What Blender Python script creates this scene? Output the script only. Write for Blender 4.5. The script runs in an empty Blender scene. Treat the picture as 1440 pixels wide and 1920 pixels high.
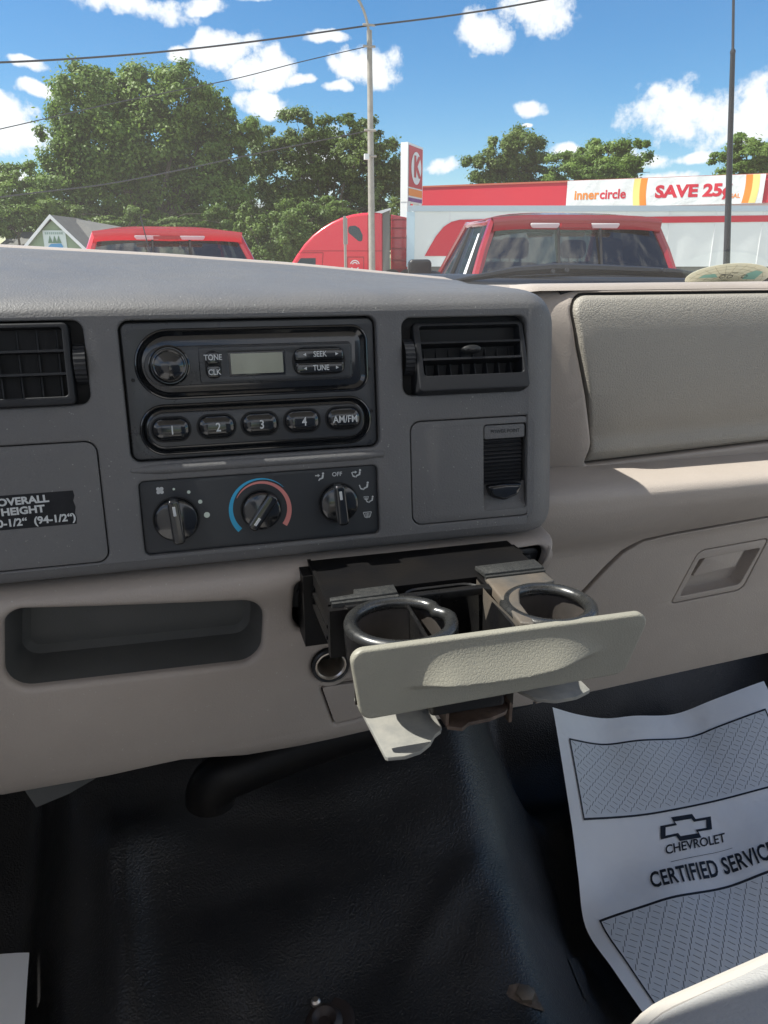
import bpy, bmesh, math, random
import numpy as np
from mathutils import Vector, Matrix
from mathutils.geometry import tessellate_polygon
R = math.radians
random.seed(7); rng = np.random.default_rng(7)
scene = bpy.context.scene
col = scene.collection

# ------------------------------------------------------------------ camera (eye between the seats, at dash-top height)
F_PX = 1400.0; YAW = R(15.3); PIT = R(18.9)
cam = bpy.data.objects.new("camera", bpy.data.cameras.new("camera")); col.objects.link(cam)
cam.data.sensor_fit = 'VERTICAL'; cam.data.sensor_height = 36; cam.data.sensor_width = 27
cam.data.lens = F_PX / 1920 * 36; cam.data.clip_start = 0.02; cam.data.clip_end = 3000
cam.rotation_euler = (R(90) - PIT, 0, -YAW)
scene.camera = cam
# ------------------------------------------------------------------ light
SUN = Vector((-0.68, 0.14, 1.0)).normalized()
sun_el = math.asin(SUN.z); sun_az = math.atan2(SUN.x, SUN.y)
scene.view_settings.view_transform = 'Standard'; scene.view_settings.look = 'None'
scene.view_settings.exposure = 1.15; scene.view_settings.gamma = 1.0; scene.view_settings.use_curve_mapping = False
sl = bpy.data.lights.new("sun", 'SUN'); sl.energy = 3.9; sl.angle = R(0.6); sl.color = (1, .95, .87)
so = bpy.data.objects.new("sun", sl); col.objects.link(so)
so.rotation_euler = (-SUN).to_track_quat('-Z', 'Y').to_euler()
scene.cycles.use_denoising = True
scene.cycles.max_bounces = 7; scene.cycles.transparent_max_bounces = 16
scene.cycles.sample_clamp_indirect = 6

# pixel -> ray helpers (photograph pixels 1440 x 1920)
_fw = np.array([math.sin(YAW)*math.cos(PIT), math.cos(YAW)*math.cos(PIT), -math.sin(PIT)])
_rt = np.array([math.cos(YAW), -math.sin(YAW), 0]); _up = np.cross(_rt, _fw)
def ray(x, y): return _fw + _rt*(x-720)/F_PX + _up*(960-y)/F_PX
def atY(x, y, Y): d = ray(x, y); return d*Y/d[1]
def atZ(x, y, Z): d = ray(x, y); return d*Z/d[2]
def atD(x, y, D): d = ray(x, y); return d*D/np.hypot(d[0], d[1])
GROUND = -1.63

# ------------------------------------------------------------------ world: sky with clouds
world = bpy.data.worlds.new("World"); scene.world = world; world.use_nodes = True
nt = world.node_tree; N = nt.nodes; L = nt.links; N.clear()
def wn(t, **k):
    n = N.new(t)
    for a, b in k.items(): setattr(n, a, b)
    return n
def wm(op, a, b=None, c=None, clamp=False):
    n = N.new('ShaderNodeMath'); n.operation = op; n.use_clamp = clamp
    for i, v in enumerate((a, b, c)):
        if v is None: continue
        if isinstance(v, (int, float)): n.inputs[i].default_value = v
        else: L.new(v, n.inputs[i])
    return n.outputs[0]
sky = wn('ShaderNodeTexSky', sky_type='NISHITA', sun_disc=False, sun_elevation=sun_el, sun_rotation=sun_az,
         altitude=200, air_density=1.0, dust_density=0.3, ozone_density=2.5)
tc = wn('ShaderNodeTexCoord'); sep = wn('ShaderNodeSeparateXYZ')
nz = wn('ShaderNodeTexNoise'); nz.inputs['Scale'].default_value = 9; nz.inputs['Detail'].default_value = 3; nz.inputs['Roughness'].default_value = .6
L.new(tc.outputs['Generated'], nz.inputs['Vector']); L.new(tc.outputs['Generated'], sep.inputs[0])
nz2 = wn('ShaderNodeTexNoise'); nz2.inputs['Scale'].default_value = 26; nz2.inputs['Detail'].default_value = 8; nz2.inputs['Roughness'].default_value = .62
L.new(tc.outputs['Generated'], nz2.inputs['Vector'])
az = wm('ARCTAN2', sep.outputs[0], sep.outputs[1]); el = wm('ARCSINE', sep.outputs[2])
sc_ = wn('ShaderNodeSeparateColor'); L.new(nz.outputs['Color'], sc_.inputs[0])
azp = wm('MULTIPLY_ADD', sc_.outputs[0], .05, wm('SUBTRACT', az, .025)); elp = wm('MULTIPLY_ADD', sc_.outputs[1], .05, wm('SUBTRACT', el, .025))
CL = [(235,10,120,26),(390,2,45,16),(480,-14,60,14),(430,92,72,36),(495,128,62,38),(560,140,34,14),(510,188,58,22),(340,98,28,16),(695,120,76,38),
      (632,160,30,12),(70,120,42,12),(85,172,34,18),(8,243,76,48),(0,335,60,30),(1000,15,85,42),(915,62,52,36),(988,203,38,18),(985,238,14,5),
      (1290,200,135,55),(1400,210,90,60),(1225,288,55,18),(1270,322,80,18),(1320,282,40,12),(830,310,48,18),(610,68,55,10),(600,300,70,60),(1060,280,50,18),
      (480,400,60,40),(-300,200,160,60),(1700,120,220,60),(1650,300,200,40),(800,-300,260,80),(200,-350,200,60),(1300,-250,200,80)]
CLB = [(150, 25, 38, 16), (205, 40, 45, 22), (250, 20, 40, 14), (110, 30, 26, 14), (290, 45, 36, 16), (180, 12, 60, 8), (320, 22, 16, 8), (0, 78, 200, 10), (90, 12, 22, 7), (270, 66, 50, 12)]   # unseen clouds added behind for whiter ambient light: azimuth, elevation, half sizes in degrees
dens = None
for (cx, cy, hw, hh) in CL:
    d = ray(cx, cy); d = d/np.linalg.norm(d); a0 = math.atan2(d[0], d[1]); e0 = math.asin(d[2])
    dx = wm('MULTIPLY', wm('SUBTRACT', azp, a0), 1400/hw*1.13); dy = wm('MULTIPLY', wm('SUBTRACT', elp, e0), 1480/hh*1.1)
    q = wm('SUBTRACT', 1.0, wm('MULTIPLY_ADD', dx, dx, wm('MULTIPLY', dy, dy)))
    dens = q if dens is None else wm('MAXIMUM', dens, q)
for (a_, e_, hw, hh) in CLB:
    a0 = R(a_); b0 = wm('WRAP', wm('SUBTRACT', azp, a0), math.pi, -math.pi)
    dx = wm('MULTIPLY', b0, 1/R(hw)); dy = wm('MULTIPLY', wm('SUBTRACT', elp, R(e_)), 1/R(hh))
    dens = wm('MAXIMUM', dens, wm('SUBTRACT', 1.0, wm('MULTIPLY_ADD', dx, dx, wm('MULTIPLY', dy, dy))))
dens = wm('MAXIMUM', dens, -1.2)
dn = wm('MULTIPLY_ADD', wm('SUBTRACT', nz2.outputs['Fac'], .5), 3.6, dens)
mr = wn('ShaderNodeMapRange', interpolation_type='SMOOTHSTEP'); L.new(dn, mr.inputs[0]); mr.inputs[1].default_value = .0; mr.inputs[2].default_value = .75
ms = wn('ShaderNodeMapRange', interpolation_type='SMOOTHSTEP'); L.new(dn, ms.inputs[0]); ms.inputs[1].default_value = .3; ms.inputs[2].default_value = 2.0
cc = wn('ShaderNodeMixRGB'); L.new(ms.outputs[0], cc.inputs[0]); cc.inputs[1].default_value = (3.4, 3.5, 3.7, 1); cc.inputs[2].default_value = (4.6, 4.55, 4.5, 1)
hs = wn('ShaderNodeHueSaturation'); hs.inputs['Saturation'].default_value = 1.38; hs.inputs['Value'].default_value = .49; L.new(sky.outputs[0], hs.inputs['Color'])
mx = wn('ShaderNodeMixRGB'); L.new(wm('MULTIPLY', mr.outputs[0], .96), mx.inputs[0]); L.new(hs.outputs[0], mx.inputs[1]); L.new(cc.outputs[0], mx.inputs[2])
bg = wn('ShaderNodeBackground'); bg.inputs['Strength'].default_value = .14; L.new(mx.outputs[0], bg.inputs['Color'])
wo = wn('ShaderNodeOutputWorld'); L.new(bg.outputs[0], wo.inputs[0])

# ------------------------------------------------------------------ materials
def mat(name, color, rough=.6, metal=0, spec=.5, bump=None, mottle=None, coat=0, emis=None, scratch=None, specks=None):
    """bump = (scale, distance[, kind]); mottle = (scale, amount, colour2); scratch = (scale, rough amount)"""
    m = bpy.data.materials.new(name); m.use_nodes = True; t = m.node_tree; b = t.nodes['Principled BSDF']
    b.inputs['Base Color'].default_value = (*color, 1); b.inputs['Roughness'].default_value = rough
    b.inputs['Metallic'].default_value = metal; b.inputs['Specular IOR Level'].default_value = spec
    b.inputs['Coat Weight'].default_value = coat; b.inputs['Coat Roughness'].default_value = .06
    tcn = t.nodes.new('ShaderNodeTexCoord')
    def noise(s, det=4, ro=.55):
        n = t.nodes.new('ShaderNodeTexNoise'); n.inputs['Scale'].default_value = s; n.inputs['Detail'].default_value = det; n.inputs['Roughness'].default_value = ro
        t.links.new(tcn.outputs['Object'], n.inputs['Vector']); return n
    if mottle:
        n = noise(mottle[0]); mr = t.nodes.new('ShaderNodeMapRange'); t.links.new(n.outputs['Fac'], mr.inputs[0])
        mr.inputs[1].default_value = .35; mr.inputs[2].default_value = .68; mr.inputs[4].default_value = mottle[1]
        mi = t.nodes.new('ShaderNodeMixRGB'); t.links.new(mr.outputs[0], mi.inputs[0]); mi.inputs[1].default_value = (*color, 1); mi.inputs[2].default_value = (*mottle[2], 1)
        t.links.new(mi.outputs[0], b.inputs['Base Color'])
    if specks:      # (scale, threshold, colour): dust and lint stuck in the grain
        n = noise(specks[0], 1, .5); mr = t.nodes.new('ShaderNodeMapRange'); t.links.new(n.outputs['Fac'], mr.inputs[0]); mr.inputs[1].default_value = specks[1]; mr.inputs[2].default_value = specks[1]+.03
        n2 = noise(specks[0]/30, 3); m2 = t.nodes.new('ShaderNodeMath'); m2.operation = 'MULTIPLY'; t.links.new(mr.outputs[0], m2.inputs[0]); t.links.new(n2.outputs['Fac'], m2.inputs[1])
        mi2 = t.nodes.new('ShaderNodeMixRGB'); t.links.new(m2.outputs[0], mi2.inputs[0]); mi2.inputs[1].default_value = (*color, 1); mi2.inputs[2].default_value = (*specks[2], 1)
        if mottle: t.links.new(mi.outputs[0], mi2.inputs[1])
        t.links.new(mi2.outputs[0], b.inputs['Base Color'])
    if scratch:
        n = noise(scratch[0], 6, .7); mr = t.nodes.new('ShaderNodeMapRange'); t.links.new(n.outputs['Fac'], mr.inputs[0])
        mr.inputs[1].default_value = .3; mr.inputs[2].default_value = .7; mr.inputs[3].default_value = rough; mr.inputs[4].default_value = rough + scratch[1]
        t.links.new(mr.outputs[0], b.inputs['Roughness'])
    if bump:
        bn = t.nodes.new('ShaderNodeBump'); bn.inputs['Distance'].default_value = bump[1]; bn.inputs['Strength'].default_value = 1
        kind = bump[2] if len(bump) > 2 else 'noise'
        if kind == 'noise': n = noise(bump[0], 3, .6); t.links.new(n.outputs['Fac'], bn.inputs['Height'])
        else:
            v = t.nodes.new('ShaderNodeTexVoronoi'); v.feature = 'DISTANCE_TO_EDGE' if kind == 'leather' else 'SMOOTH_F1'
            v.inputs['Scale'].default_value = bump[0]
            w = noise(bump[0]*.35, 2); mm = t.nodes.new('ShaderNodeVectorMath'); mm.operation = 'MULTIPLY_ADD'
            t.links.new(w.outputs['Color'], mm.inputs[0]); mm.inputs[1].default_value = (1.6/bump[0],)*3
            t.links.new(tcn.outputs['Object'], mm.inputs[2]); t.links.new(mm.outputs[0], v.inputs['Vector'])
            mr = t.nodes.new('ShaderNodeMapRange'); t.links.new(v.outputs['Distance'], mr.inputs[0])
            mr.inputs[2].default_value = .22 if kind == 'leather' else .9
            t.links.new(mr.outputs[0], bn.inputs['Height'])
        t.links.new(bn.outputs[0], b.inputs['Normal'])
    if emis:
        b.inputs['Emission Color'].default_value = (*emis[0], 1); b.inputs['Emission Strength'].default_value = emis[1]
    return m
def glass(name, tint=(1, 1, 1), ior=1.5, rough=0.0, dens=0.0, base=.05):
    m = bpy.data.materials.new(name); m.use_nodes = True; t = m.node_tree; t.nodes.clear()
    o = t.nodes.new('ShaderNodeOutputMaterial'); tr = t.nodes.new('ShaderNodeBsdfTransparent'); tr.inputs[0].default_value = (*tint, 1)
    g = t.nodes.new('ShaderNodeBsdfGlossy'); g.inputs['Roughness'].default_value = rough
    lw = t.nodes.new('ShaderNodeLayerWeight'); lw.inputs[0].default_value = .5     # Schlick, the same from both sides
    pw = t.nodes.new('ShaderNodeMath'); pw.operation = 'POWER'; pw.inputs[1].default_value = 5; t.links.new(lw.outputs['Facing'], pw.inputs[0])
    f = t.nodes.new('ShaderNodeMath'); f.operation = 'MULTIPLY_ADD'; f.inputs[1].default_value = .93; f.inputs[2].default_value = base; t.links.new(pw.outputs[0], f.inputs[0])
    mi = t.nodes.new('ShaderNodeMixShader'); t.links.new(f.outputs[0], mi.inputs[0]); t.links.new(tr.outputs[0], mi.inputs[1]); t.links.new(g.outputs[0], mi.inputs[2])
    last = mi.outputs[0]
    if dens:      # thin film of dust on the pane
        tcn = t.nodes.new('ShaderNodeTexCoord'); n = t.nodes.new('ShaderNodeTexNoise'); n.inputs['Scale'].default_value = 2.2; n.inputs['Detail'].default_value = 5; t.links.new(tcn.outputs['Object'], n.inputs['Vector'])
        mr = t.nodes.new('ShaderNodeMapRange'); t.links.new(n.outputs['Fac'], mr.inputs[0]); mr.inputs[1].default_value = .3; mr.inputs[2].default_value = .75; mr.inputs[3].default_value = dens*.3; mr.inputs[4].default_value = dens*2.2
        tl = t.nodes.new('ShaderNodeBsdfTranslucent'); tl.inputs[0].default_value = (.9, .9, .88, 1)
        m2 = t.nodes.new('ShaderNodeMixShader'); t.links.new(mr.outputs[0], m2.inputs[0]); t.links.new(last, m2.inputs[1]); t.links.new(tl.outputs[0], m2.inputs[2]); last = m2.outputs[0]
    t.links.new(last, o.inputs[0]); return m

M = {}
M['charcoal'] = mat('charcoal plastic', (.117, .117, .122), .45, bump=(650, .0005), mottle=(9, .7, (.140, .137, .137)), scratch=(45, .14), specks=(420, .74, (.4, .4, .38)))
M['tan'] = mat('taupe plastic', (.39, .342, .305), .48, bump=(600, .0004), mottle=(5, .8, (.325, .282, .25)), scratch=(25, .14), specks=(420, .74, (.5, .48, .44)))
M['tanpad'] = mat('taupe leather grain', (.315, .295, .26), .5, bump=(380, .00030, 'leather'), mottle=(7, .6, (.29, .27, .24)), scratch=(25, .1))
M['drawer'] = mat('faded drawer front', (.275, .265, .22), .5, bump=(420, .00010, 'leather'), mottle=(18, .6, (.24, .23, .195)))
M['drawer_back'] = mat('drawer back', (.12, .12, .11), .6)
M['gloss'] = mat('gloss black', (.008, .009, .011), .10, spec=.7, coat=.25, scratch=(40, .06))
M['radio'] = mat('radio satin black', (.034, .036, .040), .25, spec=.5, bump=(1500, .00003), scratch=(50, .12))
M['satin'] = mat('satin black', (.016, .017, .019), .38, bump=(700, .0001), scratch=(60, .15))
M['ventblack'] = mat('vent black', (.013, .014, .017), .42, spec=.35, bump=(800, .00008), scratch=(60, .15))
M['hvac'] = mat('heater panel', (.022, .025, .030), .5, bump=(1200, .00008))
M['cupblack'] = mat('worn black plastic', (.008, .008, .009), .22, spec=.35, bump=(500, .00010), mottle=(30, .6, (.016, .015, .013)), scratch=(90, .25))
M['dusty'] = mat('dusty plastic', (.075, .072, .068), .4, bump=(400, .0002), mottle=(35, .9, (.13, .105, .08)), scratch=(80, .25))
M['plate'] = mat('dusty tray plastic', (.20, .20, .19), .4, bump=(500, .0002), mottle=(60, .8, (.30, .29, .26)))
M['rust'] = mat('rusty bracket', (.05, .03, .022), .6, bump=(300, .0003), mottle=(60, .8, (.15, .105, .08)))
M['housing'] = mat('housing black', (.006, .006, .007), .42, spec=.22, bump=(300, .0001), mottle=(25, .5, (.014, .012, .010)), specks=(700, .75, (.08, .075, .065)))
M['ringblack'] = mat('cup ring plastic', (.018, .019, .020), .17, spec=.8, bump=(300, .00008), scratch=(120, .25), mottle=(40, .5, (.035, .034, .03)))
M['cupinner'] = mat('dusty cup wall', (.045, .040, .037), .45, mottle=(30, .8, (.075, .062, .055)), scratch=(70, .2))
M['clip'] = mat('rough black clip', (.022, .023, .024), .45, bump=(900, .0008), mottle=(400, .5, (.07, .07, .065)))
M['dark'] = mat('cavity black', (.008, .008, .009), .7)
M['lcd'] = mat('lcd grey', (.30, .31, .25), .25, mottle=(60, .4, (.26, .27, .22)), spec=.5)
M['cubby'] = mat('darkened cubby plastic', (.10, .10, .097), .6, bump=(700, .0003), mottle=(14, .7, (.075, .078, .076)))  # storage slot's shade put into the colour; the panel around it is taupe
M['white'] = mat('white print', (.52, .54, .55), .5)
M['offwhite'] = mat('dot print', (.55, .62, .55), .5)
M['blue'] = mat('blue print', (.03, .36, .62), .5)
M['pink'] = mat('pink print', (.62, .22, .20), .5)
M['label'] = mat('label black', (.010, .011, .014), .55, spec=.25, mottle=(90, .6, (.02, .021, .024)))
M['chrome'] = mat('socket metal', (.75, .68, .6), .25, metal=1, scratch=(90, .3))
M['mat'] = mat('black vinyl mat', (.017, .0175, .019), .30, spec=.42, bump=(430, .0007, 'cell'), mottle=(7, .8, (.030, .029, .029)), scratch=(9, .22), specks=(300, .76, (.16, .15, .14)))
M['carpet'] = mat('black carpet', (.008, .0085, .010), .9, bump=(400, .0008))
M['paper'] = mat('paper', (.90, .91, .92), .6, bump=(13, .004), mottle=(7, .5, (.85, .86, .88)))
M['paper2'] = mat('printed grey', (.70, .73, .76), .6)
M['ink'] = mat('black ink', (.012, .012, .016), .5)
M['inkgrey'] = mat('grey ink', (.10, .11, .12), .5)
M['seat'] = mat('seat vinyl', (.40, .40, .40), .6, bump=(500, .0006, 'cell'), mottle=(12, .4, (.36, .36, .38)))
M['seatedge'] = mat('seat piping', (.52, .49, .45), .5, bump=(400, .0001))
M['blackrub'] = mat('black rubber trim', (.015, .016, .018), .45, bump=(90, .0003))
M['liner'] = mat('headliner', (.60, .57, .52), .8)
M['windshield'] = glass('windshield glass', (.95, .975, .965), 1.45, dens=.011)
M['autoglass'] = glass('tinted glass', (.11, .13, .125), 1.5, .02, base=.13)
M['clearglass'] = glass('truck glass', (.75, .85, .8), 1.5)
M['darkglass'] = mat('dark glass', (.02, .035, .06), .06, spec=.8)
M['redpaint'] = mat('red paint', (.66, .014, .035), .3, coat=.8, mottle=(.6, .3, (.60, .012, .035)))
M['maroon'] = mat('dark red paint', (.30, .008, .020), .25, coat=.9, metal=.15)
M['redplain'] = mat('red panel', (.58, .018, .04), .5, mottle=(.5, .5, (.53, .02, .045)))
M['truckwhite'] = mat('white trailer skin', (.76, .79, .77), .45, bump=(1.5, .01), mottle=(.7, .5, (.70, .73, .71)))
M['rail'] = mat('aluminium rail', (.48, .56, .62), .45, metal=.4)
M['steel'] = mat('galvanised steel', (.40, .37, .33), .6, metal=.2, mottle=(4, .7, (.28, .26, .23)))
M['whitepaint'] = mat('white paint', (.75, .76, .76), .5, mottle=(1.5, .4, (.66, .67, .67)))
M['signred'] = mat('sign red', (.50, .035, .04), .4)
M['orange'] = mat('sign orange', (.80, .25, .03), .5)
M['yellow'] = mat('sign yellow', (.85, .68, .22), .5)
M['purple'] = mat('sign purple', (.14, .04, .20), .5)
M['banner'] = mat('banner vinyl', (.74, .75, .75), .5, bump=(1.2, .06), mottle=(.9, .4, (.66, .68, .69)))
M['roofshingle'] = mat('grey shingles', (.15, .15, .145), .9, mottle=(2, .6, (.11, .11, .105)))
M['greenwall'] = mat('green siding', (.25, .33, .22), .8)
M['asphalt'] = mat('concrete lot', (.36, .345, .32), .9, mottle=(.4, .7, (.30, .29, .27)), bump=(6, .01))
M['grassm'] = mat('grass', (.06, .10, .03), .9, mottle=(.3, .8, (.09, .12, .04)))
M['tyre'] = mat('tyre rubber', (.015, .015, .015), .8)
M['lamp'] = mat('clear lamp', (.6, .58, .58), .3)
M['greypart'] = mat('grey fairing', (.14, .14, .13), .6)
M['interior'] = mat('truck interior', (.10, .09, .08), .8)
M['bark'] = mat('bark', (.10, .085, .07), .9, bump=(8, .02))
M['rod'] = mat('black antenna', (.02, .022, .028), .35)
M['teal'] = mat('teal print', (.30, .58, .52), .5)
M['stickerm'] = mat('cream sticker', (.80, .79, .62), .5, mottle=(90, .6, (.70, .74, .62)))
M['stickerline'] = mat('sticker lines', (.33, .33, .24), .5)
M['hood'] = mat('white hood', (.7, .7, .7), .3, coat=.6)
def leafmat(name, c1, c2):
    m = bpy.data.materials.new(name); m.use_nodes = True; t = m.node_tree; b = t.nodes['Principled BSDF']
    tcn = t.nodes.new('ShaderNodeTexCoord'); n = t.nodes.new('ShaderNodeTexNoise'); n.inputs['Scale'].default_value = .55; n.inputs['Detail'].default_value = 5; n.inputs['Roughness'].default_value = .7
    t.links.new(tcn.outputs['Object'], n.inputs['Vector'])
    mr = t.nodes.new('ShaderNodeMapRange'); t.links.new(n.outputs['Fac'], mr.inputs[0]); mr.inputs[1].default_value = .35; mr.inputs[2].default_value = .65
    mi = t.nodes.new('ShaderNodeMixRGB'); t.links.new(mr.outputs[0], mi.inputs[0]); mi.inputs[1].default_value = (*c1, 1); mi.inputs[2].default_value = (*c2, 1)
    t.links.new(mi.outputs[0], b.inputs['Base Color']); b.inputs['Roughness'].default_value = .55
    tl = t.nodes.new('ShaderNodeBsdfTranslucent'); t.links.new(mi.outputs[0], tl.inputs[0])
    ms = t.nodes.new('ShaderNodeMixShader'); ms.inputs[0].default_value = .42
    t.links.new(b.outputs[0], ms.inputs[1]); t.links.new(tl.outputs[0], ms.inputs[2])
    t.links.new(ms.outputs[0], t.nodes['Material Output'].inputs[0]); return m
M['leaf'] = leafmat('green leaves', (.095, .175, .026), (.20, .30, .050))
M['leaf2'] = leafmat('bright leaves', (.085, .15, .026), (.16, .24, .045))
M['leaf3'] = leafmat('dark leaves', (.085, .145, .028), (.17, .24, .05))

# ------------------------------------------------------------------ object helpers
def tag(o, label, cat, group=None, kind=None):
    if label: o['label'] = label
    if cat: o['category'] = cat
    if group: o['group'] = group
    if kind: o['kind'] = kind
    return o
def thing(name, label, cat, loc=(0, 0, 0), group=None, rz=0):
    o = bpy.data.objects.new(name, None); col.objects.link(o); o.location = loc; o.rotation_euler.z = rz
    o.empty_display_size = .1
    return tag(o, label, cat, group)
def root_of(o):
    while o.parent: o = o.parent
    return o
class MB:
    """collects geometry for ONE mesh object; vertices in world space unless local=True"""
    def __init__(s): s.v = []; s.f = []; s.m = []
    def add(s, v, f, mi=0):
        n = len(s.v); s.v += [tuple(map(float, p)) for p in v]; s.f += [tuple(i+n for i in q) for q in f]; s.m += [mi]*len(f); return s
    def grid(s, P, closed_u=False, closed_v=False, mi=0):
        a = len(P); b = len(P[0]); v = [p for r in P for p in r]; f = []
        for i in range(a if closed_u else a-1):
            for j in range(b if closed_v else b-1):
                i2 = (i+1) % a; j2 = (j+1) % b
                f.append((i*b+j, i*b+j2, i2*b+j2, i2*b+j))
        return s.add(v, f, mi)
    def box(s, x0, x1, y0, y1, z0, z1, W=None, mi=0):
        v = [(x, y, z) for x in (x0, x1) for y in (y0, y1) for z in (z0, z1)]
        if W: v = [W(*p) for p in v]
        return s.add(v, [(0, 1, 3, 2), (4, 6, 7, 5), (0, 4, 5, 1), (2, 3, 7, 6), (0, 2, 6, 4), (1, 5, 7, 3)], mi)
    def tube(s, pts, r, n=10, caps=True, mi=0, W=None):
        pts = [Vector(p) for p in pts]; rr = r if isinstance(r, (list, tuple)) else [r]*len(pts)
        rings = []; up = None
        for i, p in enumerate(pts):
            t = (pts[min(i+1, len(pts)-1)] - pts[max(i-1, 0)]).normalized()
            if up is None: up = t.orthogonal().normalized()
            up = (up - t*up.dot(t)).normalized(); sd = t.cross(up)
            rings.append([p + rr[i]*(math.cos(2*math.pi*k/n)*up + math.sin(2*math.pi*k/n)*sd) for k in range(n)])
        if W: rings = [[W(*q) for q in g] for g in rings]
        s.grid(rings, closed_v=True, mi=mi)
        if caps:
            s.add(rings[0], [tuple(range(n))[::-1]], mi); s.add(rings[-1], [tuple(range(n))], mi)
        return s
    def lathe(s, prof, c, W, n=40, a0=0, a1=2*math.pi, mi=0):
        """prof = [(r, d)], centre c=(u,v), W maps (u,v,d) to world"""
        full = abs(a1-a0-2*math.pi) < 1e-6; m = n if full else n+1
        P = [[W(c[0]+r*math.cos(a0+(a1-a0)*k/n), c[1]+r*math.sin(a0+(a1-a0)*k/n), d) for k in range(m)] for r, d in prof]
        return s.grid(P, closed_v=full, mi=mi)
    def build(s, name, material, parent=None, smooth=True, ang=35, local=False, mirror=None):
        me = bpy.data.meshes.new(name); off = Vector((0, 0, 0))
        if parent is not None and not local: off = root_of(parent).location
        me.from_pydata([tuple(Vector(p)-off) for p in s.v] if not local else s.v, [], s.f)
        mats = material if isinstance(material, (list, tuple)) else [material]
        for q in mats: me.materials.append(q)
        if len(mats) > 1: me.polygons.foreach_set('material_index', s.m)
        me.update(); 
        bm = bmesh.new(); bm.from_mesh(me); bmesh.ops.remove_doubles(bm, verts=bm.verts, dist=1e-6); bmesh.ops.recalc_face_normals(bm, faces=bm.faces); bm.to_mesh(me); bm.free()
        if smooth:
            me.polygons.foreach_set('use_smooth', [True]*len(me.polygons)); me.set_sharp_from_angle(angle=R(ang))
        o = bpy.data.objects.new(name, me); col.objects.link(o); o.parent = parent
        return o
def offset(poly, d):
    n = len(poly); out = []
    for i in range(n):
        p0 = Vector(poly[i-1]); p1 = Vector(poly[i]); p2 = Vector(poly[(i+1) % n])
        a = (p1-p0); b = (p2-p1)
        if a.length < 1e-9 or b.length < 1e-9: out.append(tuple(p1)); continue
        a.normalize(); b.normalize(); na = Vector((-a.y, a.x)); nb = Vector((-b.y, b.x)); nn = na+nb
        if nn.length < 1e-6: nn = na
        nn.normalize(); c = max(.4, nn.dot(na)); out.append(tuple(p1 + nn*d/c))
    return out
def rp(pts, r, n=6):
    """rounded polygon, CCW; r number or list"""
    out = []; m = len(pts)
    for i in range(m):
        p0 = Vector(pts[i-1]); p1 = Vector(pts[i]); p2 = Vector(pts[(i+1) % m]); ri = r[i] if isinstance(r, (list, tuple)) else r
        a = (p0-p1); b = (p2-p1); la = a.length; lb = b.length; a.normalize(); b.normalize()
        if ri <= 0: out.append(tuple(p1)); continue
        ang = a.angle(b); t = min(ri/math.tan(ang/2), la*.49, lb*.49)
        s = p1+a*t; e = p1+b*t
        for k in range(n+1):
            w = k/n; out.append(tuple((s*(1-w)**2 + p1*2*w*(1-w)*1.0 + e*w**2) if ang > 2.6 else _arc(p1, a, b, t, ang, w)))
    return out
def _arc(p, a, b, t, ang, w):
    rad = t*math.tan(ang/2); bis = (a+b).normalized(); c = p + bis*(rad/math.sin(ang/2))
    s = p+a*t-c; e = p+b*t-c; th = s.angle(e) ; 
    if th < 1e-5: return p
    return c + (s*math.sin((1-w)*th) + e*math.sin(w*th))/math.sin(th)
def rr(u0, v0, u1, v1, r, n=6): return rp([(u0, v0), (u1, v0), (u1, v1), (u0, v1)], r, n)
def plate(outer, holes, d1, d0, bev, W, bseg=4, cutsv=(), cutsu=(), hbev=None, mb=None, back=False, mi=0, hdepth=None):
    """flat plate in (u,v), front at depth d1, back at d0, rounded edges; bisected and warped by W"""
    hbev = bev if hbev is None else hbev; hdepth = d0 if hdepth is None else hdepth
    v = []; f = []
    def ring(poly, inset, d):
        q = offset(poly, inset) if abs(inset) > 1e-9 else poly
        i = len(v); v.extend([(x, y, d) for x, y in q]); return i, len(q), q
    caps = []
    for idx, poly in enumerate([outer]+list(holes)):
        sg = 1 if idx == 0 else -1; b = bev if idx == 0 else hbev; dd = d0 if idx == 0 else hdepth
        rings = [ring(poly, 0, dd)]
        for k in range(bseg+1):
            a = math.pi/2*k/bseg; rings.append(ring(poly, sg*b*(1-math.cos(a)), d1-b+b*math.sin(a)))
        for (i, n, _), (j, _, _) in zip(rings, rings[1:]):
            for k in range(n):
                k2 = (k+1) % n; q = (i+k, i+k2, j+k2, j+k); f.append(q if sg > 0 else q[::-1])
        caps.append(rings[-1][2])
        if back and idx == 0:
            i = rings[0][0]; n = rings[0][1]; f.append(tuple(range(i, i+n))[::-1])
    tri = tessellate_polygon([[Vector((x, y, 0)) for x, y in c] for c in caps])
    flat = [p for c in caps for p in c]; base = len(v); v.extend([(x, y, d1) for x, y in flat])
    for t in tri:
        a, b_, c = [Vector(flat[i]) for i in t]
        if (b_-a).cross(c-a) < 0: t = t[::-1]
        f.append(tuple(i+base for i in t))
    if cutsv or cutsu:
        bm = bmesh.new(); bv = [bm.verts.new(p) for p in v]
        for q in f:
            try: bm.faces.new([bv[i] for i in q])
            except ValueError: pass
        for c in cutsv: bmesh.ops.bisect_plane(bm, geom=bm.verts[:]+bm.edges[:]+bm.faces[:], plane_co=(0, c, 0), plane_no=(0, 1, 0), dist=1e-6)
        for c in cutsu: bmesh.ops.bisect_plane(bm, geom=bm.verts[:]+bm.edges[:]+bm.faces[:], plane_co=(c, 0, 0), plane_no=(1, 0, 0), dist=1e-6)
        bm.verts.index_update(); v = [tuple(x.co) for x in bm.verts]; f = [tuple(x.index for x in q.verts) for q in bm.faces]; bm.free()
    mb = mb or MB(); mb.add([W(*p) for p in v], f, mi); return mb
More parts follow.
